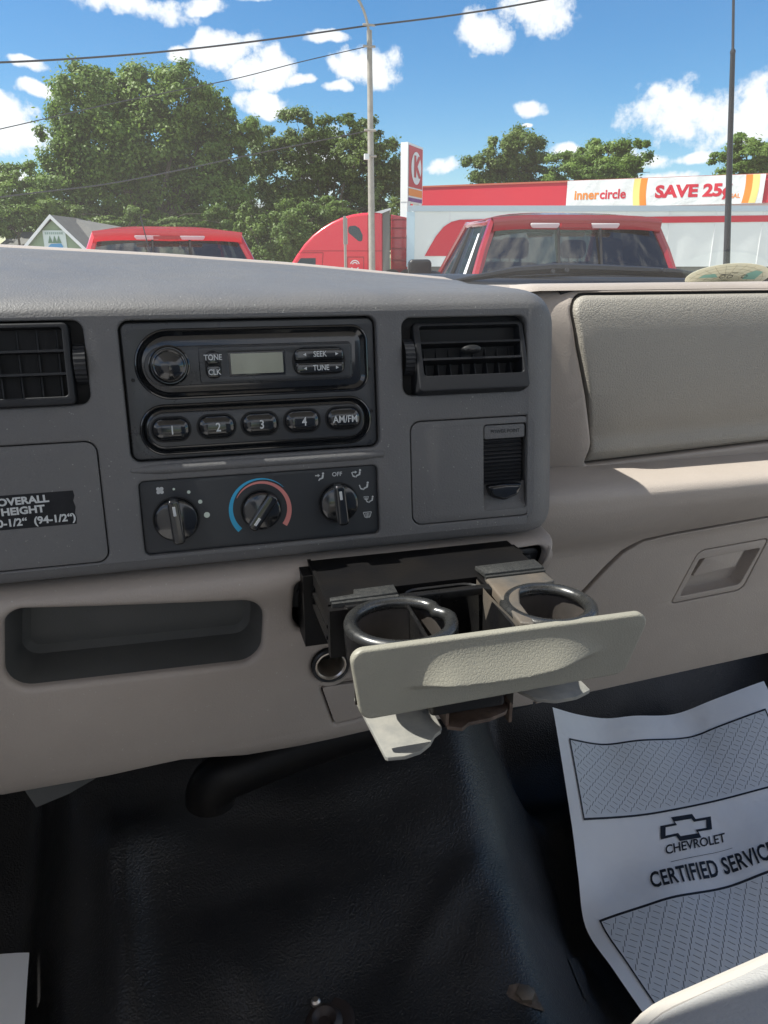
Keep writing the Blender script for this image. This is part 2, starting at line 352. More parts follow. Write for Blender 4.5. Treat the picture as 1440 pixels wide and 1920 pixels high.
def tray(outline, levels, W, mb=None, mi=0, cap=True):
    """loft of inset outlines [(inset, depth)...] ending in a floor"""
    mb = mb or MB(); P = [[W(x, y, d) for x, y in (offset(outline, i) if i else outline)] for i, d in levels]
    mb.grid(P, closed_v=True, mi=mi)
    if cap: mb.add(P[-1], [tuple(range(len(P[-1])))], mi)
    return mb
def interp(tab):
    def f(x):
        if x <= tab[0][0]: return tab[0][1]
        for (a, b), (c, d) in zip(tab, tab[1:]):
            if x <= c: return b+(d-b)*(x-a)/(c-a)
        return tab[-1][1]
    return f
def smoothtab(tab, n=8):
    """catmull-rom densify"""
    P = [tab[0]]+list(tab)+[tab[-1]]; out = []
    for i in range(1, len(P)-2):
        p0, p1, p2, p3 = [np.array(q, float) for q in P[i-1:i+3]]
        for k in range(n):
            t = k/n; out.append(tuple(.5*((2*p1)+(-p0+p2)*t+(2*p0-5*p1+4*p2-p3)*t*t+(-p0+3*p1-3*p2+p3)*t**3)))
    out.append(tuple(tab[-1])); return out
_tc = {}
def text(mb, body, size, u, v, d, W, bold=0.0, align='LEFT', sx=1.0, shear=0, rot=0, sub=0, mi=0, depth=.0002, space=1):
    c = bpy.data.curves.new('t', 'FONT'); c.body = body; c.size = size; c.align_x = align; c.align_y = 'CENTER'; c.offset = bold; c.shear = shear
    c.resolution_u = 3; c.space_character = space; c.extrude = 0
    o = bpy.data.objects.new('t', c); col.objects.link(o); dg = bpy.context.evaluated_depsgraph_get(); me = bpy.data.meshes.new_from_object(o.evaluated_get(dg))
    bm = bmesh.new(); bm.from_mesh(me)
    if sub: 
        bmesh.ops.triangulate(bm, faces=bm.faces); bmesh.ops.subdivide_edges(bm, edges=[e for e in bm.edges if e.calc_length() > size*.12], cuts=sub, use_grid_fill=True)
        bmesh.ops.triangulate(bm, faces=bm.faces)
    bm.verts.index_update(); cr, sr = math.cos(rot), math.sin(rot)
    vs = []
    for q in bm.verts:
        x, y = q.co.x*sx, q.co.y; vs.append(W(u+x*cr-y*sr, v+x*sr+y*cr, d))
    mb.add(vs, [tuple(x.index for x in q.verts) for q in bm.faces], mi); bm.free()
    col.objects.unlink(o); bpy.data.objects.remove(o); bpy.data.curves.remove(c); bpy.data.meshes.remove(me)
    return mb
def flat(mb, pts, d, W, mi=0):
    tri = tessellate_polygon([[Vector((x, y, 0)) for x, y in pts]]); mb.add([W(x, y, d) for x, y in pts], [tuple(t) for t in tri], mi); return mb
#SPLIT
# ================================================================== TRUCK CAB SHELL (own vehicle)
def WX(x, y, z): return Vector((x, y, z))
cab = thing("truck_cab", "truck cab around the dashboard, with clear windshield, black wiper cowl and black vinyl floor", "truck cab", (0.15, 0.6, -0.95))
def ws_pt(a, b):   # a across 0..1, b up 0..1
    y = 1.28+(0.50-1.28)*b; z = -.07+(.62+.07)*b; x0 = -.82+.18*b; x1 = 1.16-.2*b; x = x0+(x1-x0)*a
    return Vector((x, y+.10*(1-(2*a-1)**2)-.10, z+.05*math.sin(math.pi*b)*.4))
mb = MB(); mb.grid([[ws_pt(i/24, j/12) for i in range(25)] for j in range(13)]); mb.build("windshield", M['windshield'], cab, ang=80)
mb = MB(); mb.grid([[(-.64+1.6*i/16, (.50) - j*1.6/8, .62+.05*math.sin(math.pi*i/16)) for i in range(17)] for j in range(9)]); mb.build("roof_lining", M['liner'], cab)
for s in (0, 1):
    mb = MB(); mb.tube([ws_pt(s, 0)+Vector((0, .01, -.1)), ws_pt(s, 0), ws_pt(s, .5), ws_pt(s, 1)], .045, 8); mb.build("windshield_pillar", M['liner'], cab)
mb = MB(); mb.box(-.86, -.82, -1.1, 1.2, -.95, .05); mb.build("door_panel", M['tan'], cab)
mb = MB(); mb.box(1.16, 1.20, -1.1, 1.2, -1.05, -.74); mb.build("door_sill", M['tan'], cab)
mb = MB(); mb.box(-.8, 1.14, -1.14, -1.1, -.95, -.40); mb.build("rear_panel", M['liner'], cab)
mb = MB(); mb.add([(-.82, 1.24, -.95), (1.16, 1.24, -.95), (1.16, 1.24, -.062), (-.82, 1.24, -.062)], [(0, 1, 2, 3)]); mb.build("firewall", M['carpet'], cab)
# cowl, hood, wiper beyond the glass
mb = MB(); mb.grid([[( -.8+1.95*i/20, 1.30+.22*j/6, -.088+.045*math.sin(math.pi*j/6*.6)+.012*math.sin(math.pi*i/20)) for i in range(21)] for j in range(7)]); mb.build("cowl", M['blackrub'], cab)
mb = MB(); mb.grid([[( -.75+1.85*i/20, 1.52+1.1*j/8, -.075+.02*math.sin(math.pi*i/20)-.16*(j/8)**1.5) for i in range(21)] for j in range(9)]); mb.build("hood", M['hood'], cab)
def pl(pts, Y): return [Vector(atY(x, y, Y)) for x, y in pts]
mb = MB(); mb.tube(pl([(850, 527), (905, 518), (965, 508), (1040, 503), (1120, 505), (1200, 508), (1262, 510), (1320, 516)], 1.40), [.003, .006, .0085, .010, .010, .009, .007, .004], 8)
mb.tube(pl([(860, 524), (1000, 517), (1150, 512), (1300, 519)], 1.43), .0035, 6)
wp = mb.build("wiper", M['blackrub'], cab)
for px, py in ((1036, 509), (1062, 507), (1243, 507)):
    c = Vector(atY(px, py, 1.388)); MB().tube([c, c+Vector((0, -.004, .001))], .0042, 10).build("rivet", M['rod'], wp)
mb = MB(); mb.tube(pl([(870, 521), (1010, 517), (1025, 514), (1090, 518), (1200, 521), (1290, 520)], 1.46), [.004, .01, .012, .008, .009, .006], 8); mb.build("wiper_linkage", M['blackrub'], cab)
# floor: tunnel height field
def sstep(a, b, x): t = min(1, max(0, (x-a)/(b-a))); return t*t*(3-2*t)
def gauss(x, y, cx, cy, sx, sy, rot=0):
    c, s = math.cos(rot), math.sin(rot); dx, dy = x-cx, y-cy; a = (dx*c+dy*s)/sx; b = (-dx*s+dy*c)/sy; return math.exp(-(a*a+b*b))
fl = interp([(-1, -.905), (.7, -.905), (1.05, -.73), (1.24, -.50)])
tl = interp([(-1, -.80), (.55, -.775), (.72, -.735), (.85, -.665), (.98, -.585), (1.1, -.52), (1.24, -.48)])
def zfloor(x, y):
    b = fl(y); t = tl(y)
    rb = .50-.10*sstep(.9, .5, y)*0; wr = 1-sstep(.30, .47, x-.03*sstep(.5, .9, y)); wl = sstep(-.26, -.17, x)
    b -= .05*sstep(.42, .52, x)+.12*sstep(.42, .52, x)*sstep(.85, 1.0, y)
    z = b+(t-b)*wr*wl
    z += .022*gauss(x, y, -.09, .80, .045, .028, .3)              # boss near the dash
    z += .030*gauss(x, y, -.115, .72, .022, .11, .12)             # ridge catching the light
    z -= .018*gauss(x, y, -.175, .70, .025, .12, .1)
    z += .005*gauss(x, y, .30, .62, .03, .12, -.5) + .004*gauss(x, y, .37, .72, .02, .12, -.25) - .004*gauss(x, y, .335, .70, .02, .1, -.25)
    z += .012*gauss(x, y, .15, .70, .12, .05, .3) - .010*gauss(x, y, .1, .60, .12, .04, .2)
    z += .009*gauss(x, y, .02, .62, .02, .10, .5) + .010*gauss(x, y, .22, .83, .10, .025, .2) - .008*gauss(x, y, .05, .80, .09, .02, -.2) + .008*gauss(x, y, -.02, .88, .05, .03, .4) + .008*gauss(x, y, .26, .66, .015, .09, -.9)
    z += .005*math.sin(9*x+4*y)*math.sin(13*y+3*x) + .002*math.sin(31*x+7*y+1)*math.sin(23*y-9*x)
    return z
mb = MB(); nx, ny = 150, 110
mb.grid([[(-.82+1.98*i/nx, -.3+1.54*j/ny, zfloor(-.82+1.98*i/nx, -.3+1.54*j/ny)) for i in range(nx+1)] for j in range(ny+1)])
mb.build("floor_mat", M['mat'], cab, ang=80)
# bolts on the tunnel
def floor_hit(px, py):
    d = ray(px, py); t = .3
    while t < 2 and d[2]*t > zfloor(d[0]*t, d[1]*t): t += .002
    return Vector(d*t)
c = floor_hit(985, 1868)
mb = MB(); mb.tube([c+Vector((0, 0, -.002)), c+Vector((0, 0, .006)), c+Vector((0, 0, .0075))], [.011, .0105, .008], 6); mb.build("floor_bolt", mat('worn bolt', (.20, .17, .14), .45, metal=.6, scratch=(90, .3)), cab)
torn = [(948, 1868), (955, 1850), (975, 1845), (1000, 1855), (1012, 1880), (1022, 1900), (1000, 1892), (975, 1885)]
mb = MB(); q = [floor_hit(*p)+Vector((0, 0, .0015+.001*(i % 2))) for i, p in enumerate(torn)]; mb.add(q+[c+Vector((0, 0, .003))], [(i, (i+1) % 8, 8) for i in range(8)]); mb.build("torn_patch", mat('torn mat', (.07, .048, .035), .8, mottle=(120, .9, (.16, .12, .09))), cab)
c = floor_hit(608, 1917)
def WH(z0): return lambda u, v, d: Vector((u, v, z0+d))
mb = MB(); mb.lathe([(.033, -.004), (.033, .001), (.028, .003), (.020, .002), (.017, .006), (.013, .008), (.009, .006), (.006, .002), (.0001, .002)], (c.x, c.y), WH(c.z), 40); bt = mb.build("shifter_base", mat('brown black rubber', (.03, .022, .02), .5, mottle=(60, .6, (.05, .035, .03))), cab)
c2 = floor_hit(592, 1884); mb = MB(); mb.lathe([(.0055, 0), (.0052, .004), (.003, .006), (0, .006)], (c2.x, c2.y), WH(c2.z+.002), 12); mb.build("screw", M['chrome'], bt)
q = [floor_hit(*p) for p in ((1062, 1795), (1085, 1800), (1094, 1830), (1100, 1875), (1092, 1868), (1076, 1830))]
q = [p+Vector((0, -.004, .010 if i in (1, 2) else .003)) for i, p in enumerate(q)]
mb = MB(); mb.add(q, [(0, 1, 2, 5), (5, 2, 3, 4)]); mb.build("torn_flap", M['mat'], cab)
# under-dash duct
mb = MB(); mb.tube([Vector(p) for p in smoothtab([(-.006, .70, -.566), (-.004, .70, -.552), (.008, .70, -.538), (.03, .70, -.530), (.10, .71, -.52), (.20, .72, -.512), (.40, .74, -.505)], 5)], .027, 20)
mb.build("heater_duct", M['housing'], cab)
mb = MB(); cv = [Vector(atY(x, y, .67)) for x, y in ((45, 1480), (205, 1440), (175, 1462), (130, 1488), (68, 1514))]
mb.add(cv+[p+Vector((0, .05, 0)) for p in cv], [tuple(range(5)), tuple(range(5, 10))[::-1]]+[(i, (i+1) % 5, (i+1) % 5+5, i+5) for i in range(5)]); mb.build("column_cover", M['cubby'], cab)

# antenna, sticker
ab = Vector(atY(1361, 540, 1.62)); a1 = Vector(atY(1374, 100, 1.62)); a2 = Vector(atY(1376, -60, 1.62))
an = thing("radio_antenna", "black whip antenna rising outside the windshield, thick at its foot and thin above a joint", "antenna", ab)
mb = MB(); mb.tube([ab, ab.lerp(a1, .15), a1], [.0088, .0078, .0052], 14); mb.build("mast", M['rod'], an)
mb = MB(); mb.tube([a1, a1.lerp(a2, .03), a1.lerp(a2, .06), a2], [.006, .0058, .0030, .0028], 12); mb.build("whip", M['rod'], an)
def on_ws(px, py):
    # intersect ray with windshield plane (near sticker)
    d = ray(px, py); n = Vector((0, .69, .81)).normalized(); p0 = ws_pt(.9, 0); return Vector(d)*(p0.dot(n)/Vector(d).dot(n))
sc0 = on_ws(1363, 514); ex = Vector((1, -.10, 0)).normalized(); ey = (Vector((0, -.81, .69))); ey.normalize(); en = ex.cross(ey)
def WS(u, v, d): return sc0+ex*u+ey*v+en*(.006+d)
st = thing("oval_sticker", "cream oval sticker with teal map print and fine lines at the foot of the windshield", "sticker", sc0)
ov = [(.079*math.cos(a), .036*math.sin(a)) for a in np.linspace(0, 2*math.pi, 49)[:-1]]
plate(ov, [], .0004, 0, .0002, WS, 2).build("sticker_face", M['stickerm'], st)
mb = MB()
def bar2(mb, a, b, w, d, W, mi=0):
    a = Vector(a); b = Vector(b); t = (b-a); t = t.normalized() if t.length > 0 else Vector((1, 0)); n = Vector((-t.y, t.x))*w/2
    mb.add([W(*(a+n), d), W(*(a-n), d), W(*(b-n), d), W(*(b+n), d)], [(0, 1, 2, 3)], mi)
for k in range(13):
    a = math.pi*k/12+.05; bar2(mb, (0, -.01), (.075*math.cos(a), -.01+.042*math.sin(a)), .0005, .0006, WS)
for r in (.35, .55, .75, .92):
    q = [(.075*r*math.cos(a), -.01+.042*r*math.sin(a)) for a in np.linspace(0, math.pi, 13)]
    for a, b in zip(q, q[1:]): bar2(mb, a, b, .0005, .0006, WS)
mb.build("fine_lines", M['stickerline'], st)
for q in ([(-.055, -.002), (-.02, 0), (-.03, .009), (-.05, .006)], [(.03, -.005), (.055, -.006), (.058, .014), (.042, .018), (.03, .010)]): flat(MB(), q, .0008, WS).build("teal_shape", M['teal'], st)
mb = MB()
for cx in (-.012, .002, .03):
    for k in range(10):
        a, b = 2*math.pi*k/10, 2*math.pi*(k+1)/10; bar2(mb, (cx+.005*math.cos(a), .002+.004*math.sin(a)), (cx+.005*math.cos(b), .002+.004*math.sin(b)), .0012, .001, WS)
bar2(mb, (-.018, .007), (.0, .009), .0015, .001, WS); bar2(mb, (.0, .012), (.012, .011), .0012, .001, WS)
mb.build("car_drawing", M['inkgrey'], st)

# ================================================================== DASHBOARD
dash = thing("dashboard", "grey two-tone truck dashboard with radio, heater controls, air vents and pulled-out cup holder", "dashboard", (.1, .62, -.5))
T = R(7); cT, sT = math.cos(T), math.sin(T)
def WF(u, v, d): return Vector((u, .6+sT*v-cT*d, -.15+cT*v+sT*d))
zt = interp([(-.6, .03), (-.3, .017), (-.149, .009), (0, .001), (.128, -.008), (.328, -.0265), (.4, -.03)])
U0, U1, V0, V1, RE = -.62, .298, -.083, .095, .037
V1f = .1085
prof = smoothtab([(-.100, -.06), (-.0945, -.03), (-.0935, -.012), (-.091, -.004), (-.083, 0)], 4)
ptop = smoothtab([(V1, 0), (.108, -.0028), (.119, -.012), (.127, -.028), (.137, -.058), (.150, -.10), (.163, -.15), (.172, -.182), (.171, -.20), (.14, -.205)], 5)
def dzt(u, v, d): return v + zt(u)*max(0, min(1, (-d-.01)/.16))
def loft(pr, us):
    P = []
    for u, ins in us:
        row = []
        for i, (v, d) in enumerate(pr):
            a = Vector(pr[max(i-1, 0)]); b = Vector(pr[min(i+1, len(pr)-1)]); t = (b-a).normalized(); n = Vector((t.y, -t.x))
            vn = .45 if v < V0 else (-.75 if v > V1f else -.75*sstep(.05, V1f, v)+.45*sstep(-.06, V0, v))
            row.append(WF(u, dzt(min(u, U1), v, d)+vn*ins, d-ins))
        P.append(row)
    return P
mb = MB()
hol_radio = rr(-.042, -.004, .161, .105, .008); 
us = [(U0+(U1-U0)*i/30, 0) for i in range(31)]
# face plate up to V1 needs the radio opening (top .105) inside -> raise only in the roll's flat start
V1f = .1085
ptop = smoothtab([(V1f, 0), (.1145, -.0022), (.122, -.0105), (.129, -.027), (.138, -.058), (.150, -.10), (.163, -.15), (.172, -.182), (.171, -.20), (.14, -.205)], 5)
holes = [hol_radio, rr(-.0385, -.0798, .158, -.019, .005), rr(.1826, .038, .2965, .1025, .008), rr(-.30, .0435, -.0662, .106, .008),
         rr(.1878, -.0755, .3025, .016, .009), rr(-.30, -.0815, -.0656, .0155, .009)]
plate(rp([(U0, V0), (U1, V0), (U1, V1f), (U0, V1f)], 0), holes, 0, -.02, 0.00001, WF, 4, hbev=.0018, mb=mb, hdepth=-.012)
mb.grid(loft(prof, us)); mb.grid(loft(ptop, us))
full = prof+[(V0+(V1f-V0)*k/8, 0) for k in range(1, 8)]+ptop
ue = [(U1+RE*math.sin(a), RE*(1-math.cos(a))) for a in np.linspace(0, math.pi/2, 12)]
mb.grid(loft(full, ue)); Pl_ = loft(full, [ue[-1]])[0]; mb.add(Pl_, [tuple(range(len(Pl_)))])
mb.build("centre_panel", M['charcoal'], dash, ang=40)
# bar under the radio
mb = MB(); mb.tube([WF(-.0425+i*.206/10, -.0100, -.0012) for i in range(11)], [.002]+[.0042]*9+[.003], 12); mb.build("trim_bar", M['charcoal'], dash)
# backing boxes behind openings
mb = MB(); mb.box(-.60, .298, -.16, -.0125, -.083, .118, W=lambda x, d, v: WF(x, v, d)); mb.build("backing", M['dark'], dash)
M['void'] = M['dark']

# ---- radio
def FW(d0): return lambda u, v, d: WF(u, v, d+d0)
def part_empty(name, parent):
    o = bpy.data.objects.new(name, None); col.objects.link(o); o.parent = parent; o.empty_display_size = .05; return o
mb = MB()
oval1 = rp([(-.031, .0453), (.1525, .0453), (.1525, .0968), (-.031, .0968)], [.0255, .012, .012, .0255], 10)
oval2 = rr(-.0316, .0015, .1533, .0388, .0175, 10)
plate(rr(-.0405, -.0028, .1595, .1035, .006), [oval1, oval2], -.0055, -.012, .0012, WF, 4, mb=mb, hbev=.0012, hdepth=-.009)
radio = mb.build("radio", M['radio'], dash)
mb = MB(); tray(oval1, [(0, -.0070), (.004, -.0095), (.0085, -.0085)], WF, mb); tray(oval2, [(0, -.0068), (.0022, -.0088), (.005, -.0075)], WF, mb)
# gloss ridge around the ovals
for o_ in (oval1, oval2): tray(o_, [(-.0016, -.0055), (-.0010, -.0045), (0, -.0042), (.0008, -.0052), (.001, -.0075)], WF, mb, cap=False)
mb.build("channel", M['gloss'], radio)
mb = MB(); plate(rp([(-.0253, .0543), (.1405, .0543), (.1405, .0850), (-.0253, .0850)], [.0150, .004, .004, .0150], 8), [], -.0050, -.010, .0010, WF, 3, mb=mb)
plate(rr(.0163, .0556, .1388, .0837, .0025), [rr(.0392, .0602, .0842, .0793, .0012)], -.0040, -.006, .0008, WF, 3, mb=mb, hdepth=-.0052)
plate(offset(oval2, .0048), [], -.0050, -.010, .0012, WF, 3, mb=mb)
mb.build("inner_panel", M['radio'], radio)
mb = MB(); plate(rr(.0394, .0604, .0840, .0791, .001), [], -.0049, -.0055, .0001, WF, 2, mb=mb); mb.build("bezel", M['gloss'], radio)
mb = MB(); plate(rr(.0410, .0617, .0828, .0778, .0006), [], -.0046, -.0055, .0001, WF, 2, mb=mb); mb.build("display", M['lcd'], radio)
kc = (-.0065, .0702)
mb = MB(); mb.lathe([(.0158, -.005), (.0156, -.0035), (.0148, -.003), (.0140, -.0045), (.0134, -.0045)], kc, WF, 48); mb.build("knob_ring", M['gloss'], radio)
mb = MB(); mb.lathe([(.0131, -.006), (.0131, .006), (.0126, .0075), (.0116, .0082), (.0108, .0078), (.0095, .0086), (.006, .0100), (.003, .0106), (0.0001, .0108)], kc, WF, 48); mb.build("knob", M['gloss'], radio)
def pillow(cu, cv, w, h, r, d0, ht, name, material, parent, bev=None):
    mb = MB(); o = rr(cu-w/2, cv-h/2, cu+w/2, cv+h/2, r, 8); lv = []
    b = min(w, h)*.42 if bev is None else bev
    for k in range(9):
        a = math.pi/2*k/8; lv.append((b*(1-math.cos(a)), d0+ht*math.sin(a)))
    P = [[WF(x, y, d) for x, y in (offset(o, i) if i else o)] for i, d in [(0, d0-.003)]+lv]
    mb.grid(P, closed_v=True); mb.add(P[-1], [tuple(range(len(P[-1])))]); return mb.build(name, material, parent, ang=60)
bc = [(-.0095, .0206), (.0261, .0209), (.0609, .0212), (.0957, .0216), (.1308, .0219)]
for (u, v), s in zip(bc, ("1", "2", "3", "4", "AM/FM")):
    mb = MB(); plate(rr(u-.0158, v-.0102, u+.0158, v+.0102, .0095, 8), [], -.0044, -.006, .0006, WF, 2, mb=mb); mb.build("button_socket", M['dark'], radio)
    pillow(u, v, .0290, .0180, .0083, -.0040, .0046, "button", M['gloss'], radio)
def word(body, size, u, v, d, par, m='white', W=WF, **k): return text(MB(), body, size, u, v, d, W, **k).build("lettering", M[m], par, smooth=False)
for (u, v), s in zip(bc, ("1", "2", "3", "4", "AM/FM")): word(s, .0098 if len(s) == 1 else .0082, u+(.001 if len(s) == 1 else .0005), v-.0006, .0009, radio, bold=.00012, align='CENTER', sx=.86)
for o_ in (rr(.0208, .0587, .0334, .0806, .006), rr(.0900, .0584, .1342, .0812, .0100)): plate(o_, [], -.0033, -.005, .0005, WF, 2).build("button_socket", M['dark'], radio)
for (a, b, c_, d_) in ((.0217, .0702, .0326, .0796), (.0217, .0597, .0326, .0692)): 
    mb = MB(); plate(rr(a, b, c_, d_, .0028), [], -.0008, -.004, .0012, WF, 4, mb=mb); mb.build("button", M['gloss'], radio)
for (b, d_, top) in ((.0703, .0802, 1), (.0594, .0693, 0)):
    o_ = rp([(.0915, b), (.1327, b), (.1327, d_), (.0915, d_)], [.001, .001, .0085, .0085] if top else [.0085, .0085, .001, .001], 8)
    mb = MB(); plate(o_, [], .0008, -.004, .0026, WF, 5, mb=mb); mb.build("button", M['gloss'], radio, ang=60)
for b_, u, v, d in (("TONE", .0272, .0752, -.0004), ("CLK", .0276, .0638, -.0004), ("SEEK", .1124, .0752, .0011), ("TUNE", .1128, .0642, .0011)): word(b_, .0062, u, v, d, radio, bold=.00008, align='CENTER', sx=.84)
for v in (.0752, .0642):
    MB().add([WF(.0985, v, .0011), WF(.1010, v-.0013, .0011), WF(.1010, v+.0013, .0011)], [(0, 1, 2)]).build("arrow", M['white'], radio, smooth=False); MB().add([WF(.1276, v, .0011), WF(.1251, v-.0013, .0011), WF(.1251, v+.0013, .0011)], [(0, 2, 1)]).build("arrow", M['white'], radio, smooth=False)
for u, v in ((-.0345, .0600), (.1545, .0617), (-.0325, .0185), (.1555, .0265)): MB().lathe([(.0015, -.0055), (.0014, -.0052), (.00001, -.0052)], (u, v), WF, 14).build("notch", M['dark'], radio)

# ---- heater controls
mb = MB(); plate(rr(-.0380, -.0793, .1575, -.0195, .004), [], -.0035, -.008, .0005, WF, 2, mb=mb); hv = mb.build("heater_control", M['hvac'], dash)
for (u, v, r, rot, kn) in ((-.0118, -.0520, .0182, 4, 1), (.0570, -.0502, .0168, 143, 1), (.1228, -.0497, .0172, 4, 1)):
    mb = MB(); mb.lathe([(r*1.02, -.004), (r*1.02, -.0026), (r*.97, -.0022), (r*.95, -.003)], (u, v), WF, 48)
    # socket ears
    mb.build("knob_ring", M['dark'], hv)
    c_, s_ = math.cos(R(rot)), math.sin(R(rot))
    def WK(a, b, d, u=u, v=v, c_=c_, s_=s_): return WF(u+a*c_-b*s_, v+a*s_+b*c_, d)
    mb = MB(); mb.lathe([(r*.95, -.004), (r*.93, .0025), (r*.90, .0040), (r*.80, .0048), (.0001, .0050)], (0, 0), WK, 48)
    w = r*.27; g = rp([(-w, -r*1.0), (w, -r*1.0), (w*.92, r*1.0), (-w*.92, r*1.0)], w*.7, 6)
    plate(g, [], .0128, -.002, .0018, WK, 5, mb=mb)
    k = mb.build("knob", M['gloss'], hv, ang=45)
    mb = MB(); plate(rr(-.0011, r*.30, .0011, r*.72, .0003), [], .01295, .0126, .00005, WK, 1, mb=mb); mb.build("pointer", M['white'], k)
def arcband(mb, c, fo, fi, a0, a1, n=48):
    P = [[], []]
    for k in range(n+1):
        a = a0+(a1-a0)*k/n; t = k/n; P[0].append(WF(c[0]+fo(t)*math.cos(R(a)), c[1]+fo(t)*math.sin(R(a)), -.00335)); P[1].append(WF(c[0]+fi(t)*math.cos(R(a)), c[1]+fi(t)*math.sin(R(a)), -.00335))
    mb.grid(P)
cc_ = (.0570, -.0502)
mb = MB(); arcband(mb, cc_, lambda t: .0266, lambda t: .0222+.0042*t, 221, 42); mb.build("blue_arc", M['blue'], hv, smooth=False)
mb = MB(); arcband(mb, cc_, lambda t: .0226+.0034*t**.8, lambda t: .0222-.0006*t, 150, -38); mb.build("red_arc", M['pink'], hv, smooth=False)
def disc(mb, u, v, r, d=-.0033, W=WF, n=16): flat(mb, [(u+r*math.cos(2*math.pi*k/n), v+r*math.sin(2*math.pi*k/n)) for k in range(n)], d, W)
for u, v, r in ((-.0116, -.0274, .0010), (-.0002, -.0307, .0014), (.0082, -.0394, .0017), (.0126, -.0508, .0024)): mb = MB(); disc(mb, u, v, r); mb.build("fan_dot", M['offwhite'], hv, smooth=False)
mb = MB()
for k in range(4):
    a = R(45+90*k); disc(mb, -.0224+.0019*math.cos(a), -.0277+.0019*math.sin(a), .0015); bar2(mb, (-.0224, -.0277), (-.0224+.002*math.cos(a+.4), -.0277+.002*math.sin(a+.4)), .0010, -.0033, WF)
mb.build("fan_symbol", M['white'], hv, smooth=False); mb = MB()
text(mb, "OFF", .0050, .1228, -.0252, -.0033, WF, bold=.00008, align='CENTER'); mb.build("lettering", M['white'], hv, smooth=False)
def person(u, v, s=1, arrow=None):
    disc(mb, u+.0026*s, v+.0027*s, .0010*s); bar2(mb, (u+.0024*s, v+.0015*s), (u+.0018*s, v-.0016*s), .0016*s, -.0033, WF); bar2(mb, (u+.0020*s, v-.0012*s), (u-.0008*s, v-.0022*s), .0013*s, -.0033, WF); bar2(mb, (u-.0006*s, v-.0018*s), (u-.0016*s, v-.0036*s), .0010*s, -.0033, WF)
    if arrow in ('face', 'both'):
        bar2(mb, (u-.0046*s, v+.0012*s), (u-.0020*s, v+.0012*s), .0009*s, -.0033, WF); mb.add([WF(u-.0022*s, v+.0026*s, -.0033), WF(u-.0022*s, v-.0002*s, -.0033), WF(u-.0002*s, v+.0012*s, -.0033)], [(0, 1, 2)])
    if arrow in ('feet', 'both', 'def'):
        bar2(mb, (u-.0052*s, v+.0012*s), (u-.0042*s, v-.0018*s), .0009*s, -.0033, WF); bar2(mb, (u-.0044*s, v-.0020*s), (u-.0022*s, v-.0030*s), .0012*s, -.0033, WF)
def defrost(u, v, s=1):
    q = [(u-.0036*s, v+.0022*s), (u+.0036*s, v+.0022*s), (u+.0022*s, v-.0022*s), (u-.0022*s, v-.0022*s)]
    for a, b in zip(q, q[1:]+q[:1]): bar2(mb, a, b, .0006*s, -.0033, WF)
    for k in (-1, 0, 1): bar2(mb, (u+k*.0013*s, v+.0014*s), (u+k*.0013*s+.0002, v-.0030*s), .0006*s, -.0033, WF)
for f_, a_ in ((person, (.1083, -.0262, .95, 'face')), (person, (.1405, -.0256, .95, 'both')), (person, (.1468, -.0370, .95, 'feet')), (person, (.1512, -.0492, .8, 'def')), (defrost, (.1475, -.0478, .6)), (defrost, (.1480, -.0625, 1.0))):
    mb = MB(); f_(*a_); mb.build("vent_symbol", M['white'], hv, smooth=False)

# ---- air vents
def air_vent(u0, v0, u1, v1, wheel_u, tilt, lean, mirror=False):
    """barrel centre plane; returns main mesh"""
    mb = MB(); cu, cv = (u0+u1)/2, (v0+v1)/2; hw, hh = (u1-u0)/2, (v1-v0)/2; ct, st_ = math.cos(tilt), math.sin(tilt)
    def WV(a, b, d): # a,b centred; tilt top backwards
        return WF(cu+a, cv+b*ct+d*st_, .004+d*ct-b*st_)
    o = rr(-hw, -hh, hw, hh, .004); inn = rr(-hw+.0055, -hh+lean, hw-.0045, hh-.0035, .0025)
    plate(o, [inn], 0, -.03, .0016, WV, 4, mb=mb, hbev=.0008, hdepth=-.03)
    v = mb.build("air_vent", M['ventblack'], dash, ang=50)
    ih = (hh-.0035)-(-hh+lean); b0 = -hh+lean
    for k in (1, 2):
        b = b0+ih*k/3; mb = MB(); mb.box(-hw+.004, hw-.003, -.016, -.0006, b-.0009, b+.0009, W=lambda x, d, y: WV(x, y, d)); mb.build("louver", M['ventblack'], v)
    n = 8
    for k in range(n):
        a = -hw+.012+(2*hw-.022)*k/(n-1); mb = MB(); mb.box(-.0006, .0006, -.028, -.014, b0, b0+ih, W=lambda x, d, y, a=a: WV(a+x+(d+.014)*.35, y, d)); mb.build("vane", M['ventblack'], v)
    mb = MB(); mb.lathe([(.0001, .0030), (.5, .0026), (.85, .0008), (1, -.004)], (0, 0), lambda x, y, d: WV(x*.0095, b0+ih*.52+y*.0036, d), 24); mb.build("slider_knob", M['blackrub'], v)
    mb = MB(); rid = []
    n = 22
    for k in range(n+1):
        a = -1.25+2.5*k/n; rr_ = .0165*(1 + (.018 if k % 2 else -.01)); y = math.sin(a)*rr_; d = math.cos(a)*rr_-.0115
        rid.append([WF(wheel_u+x, (v0+v1)/2-.0005+y, d) for x in (-.0042, -.0036, .0036, .0042)])
    mb.grid(rid); mb.build("thumb_wheel", M['ventblack'], v, ang=20)
    return v
air_vent(.1935, .0402, .2945, .1000, .1885, R(17), .0135)
air_vent(-.196, .0440, -.0765, .1045, -.0708, R(4), .0065)

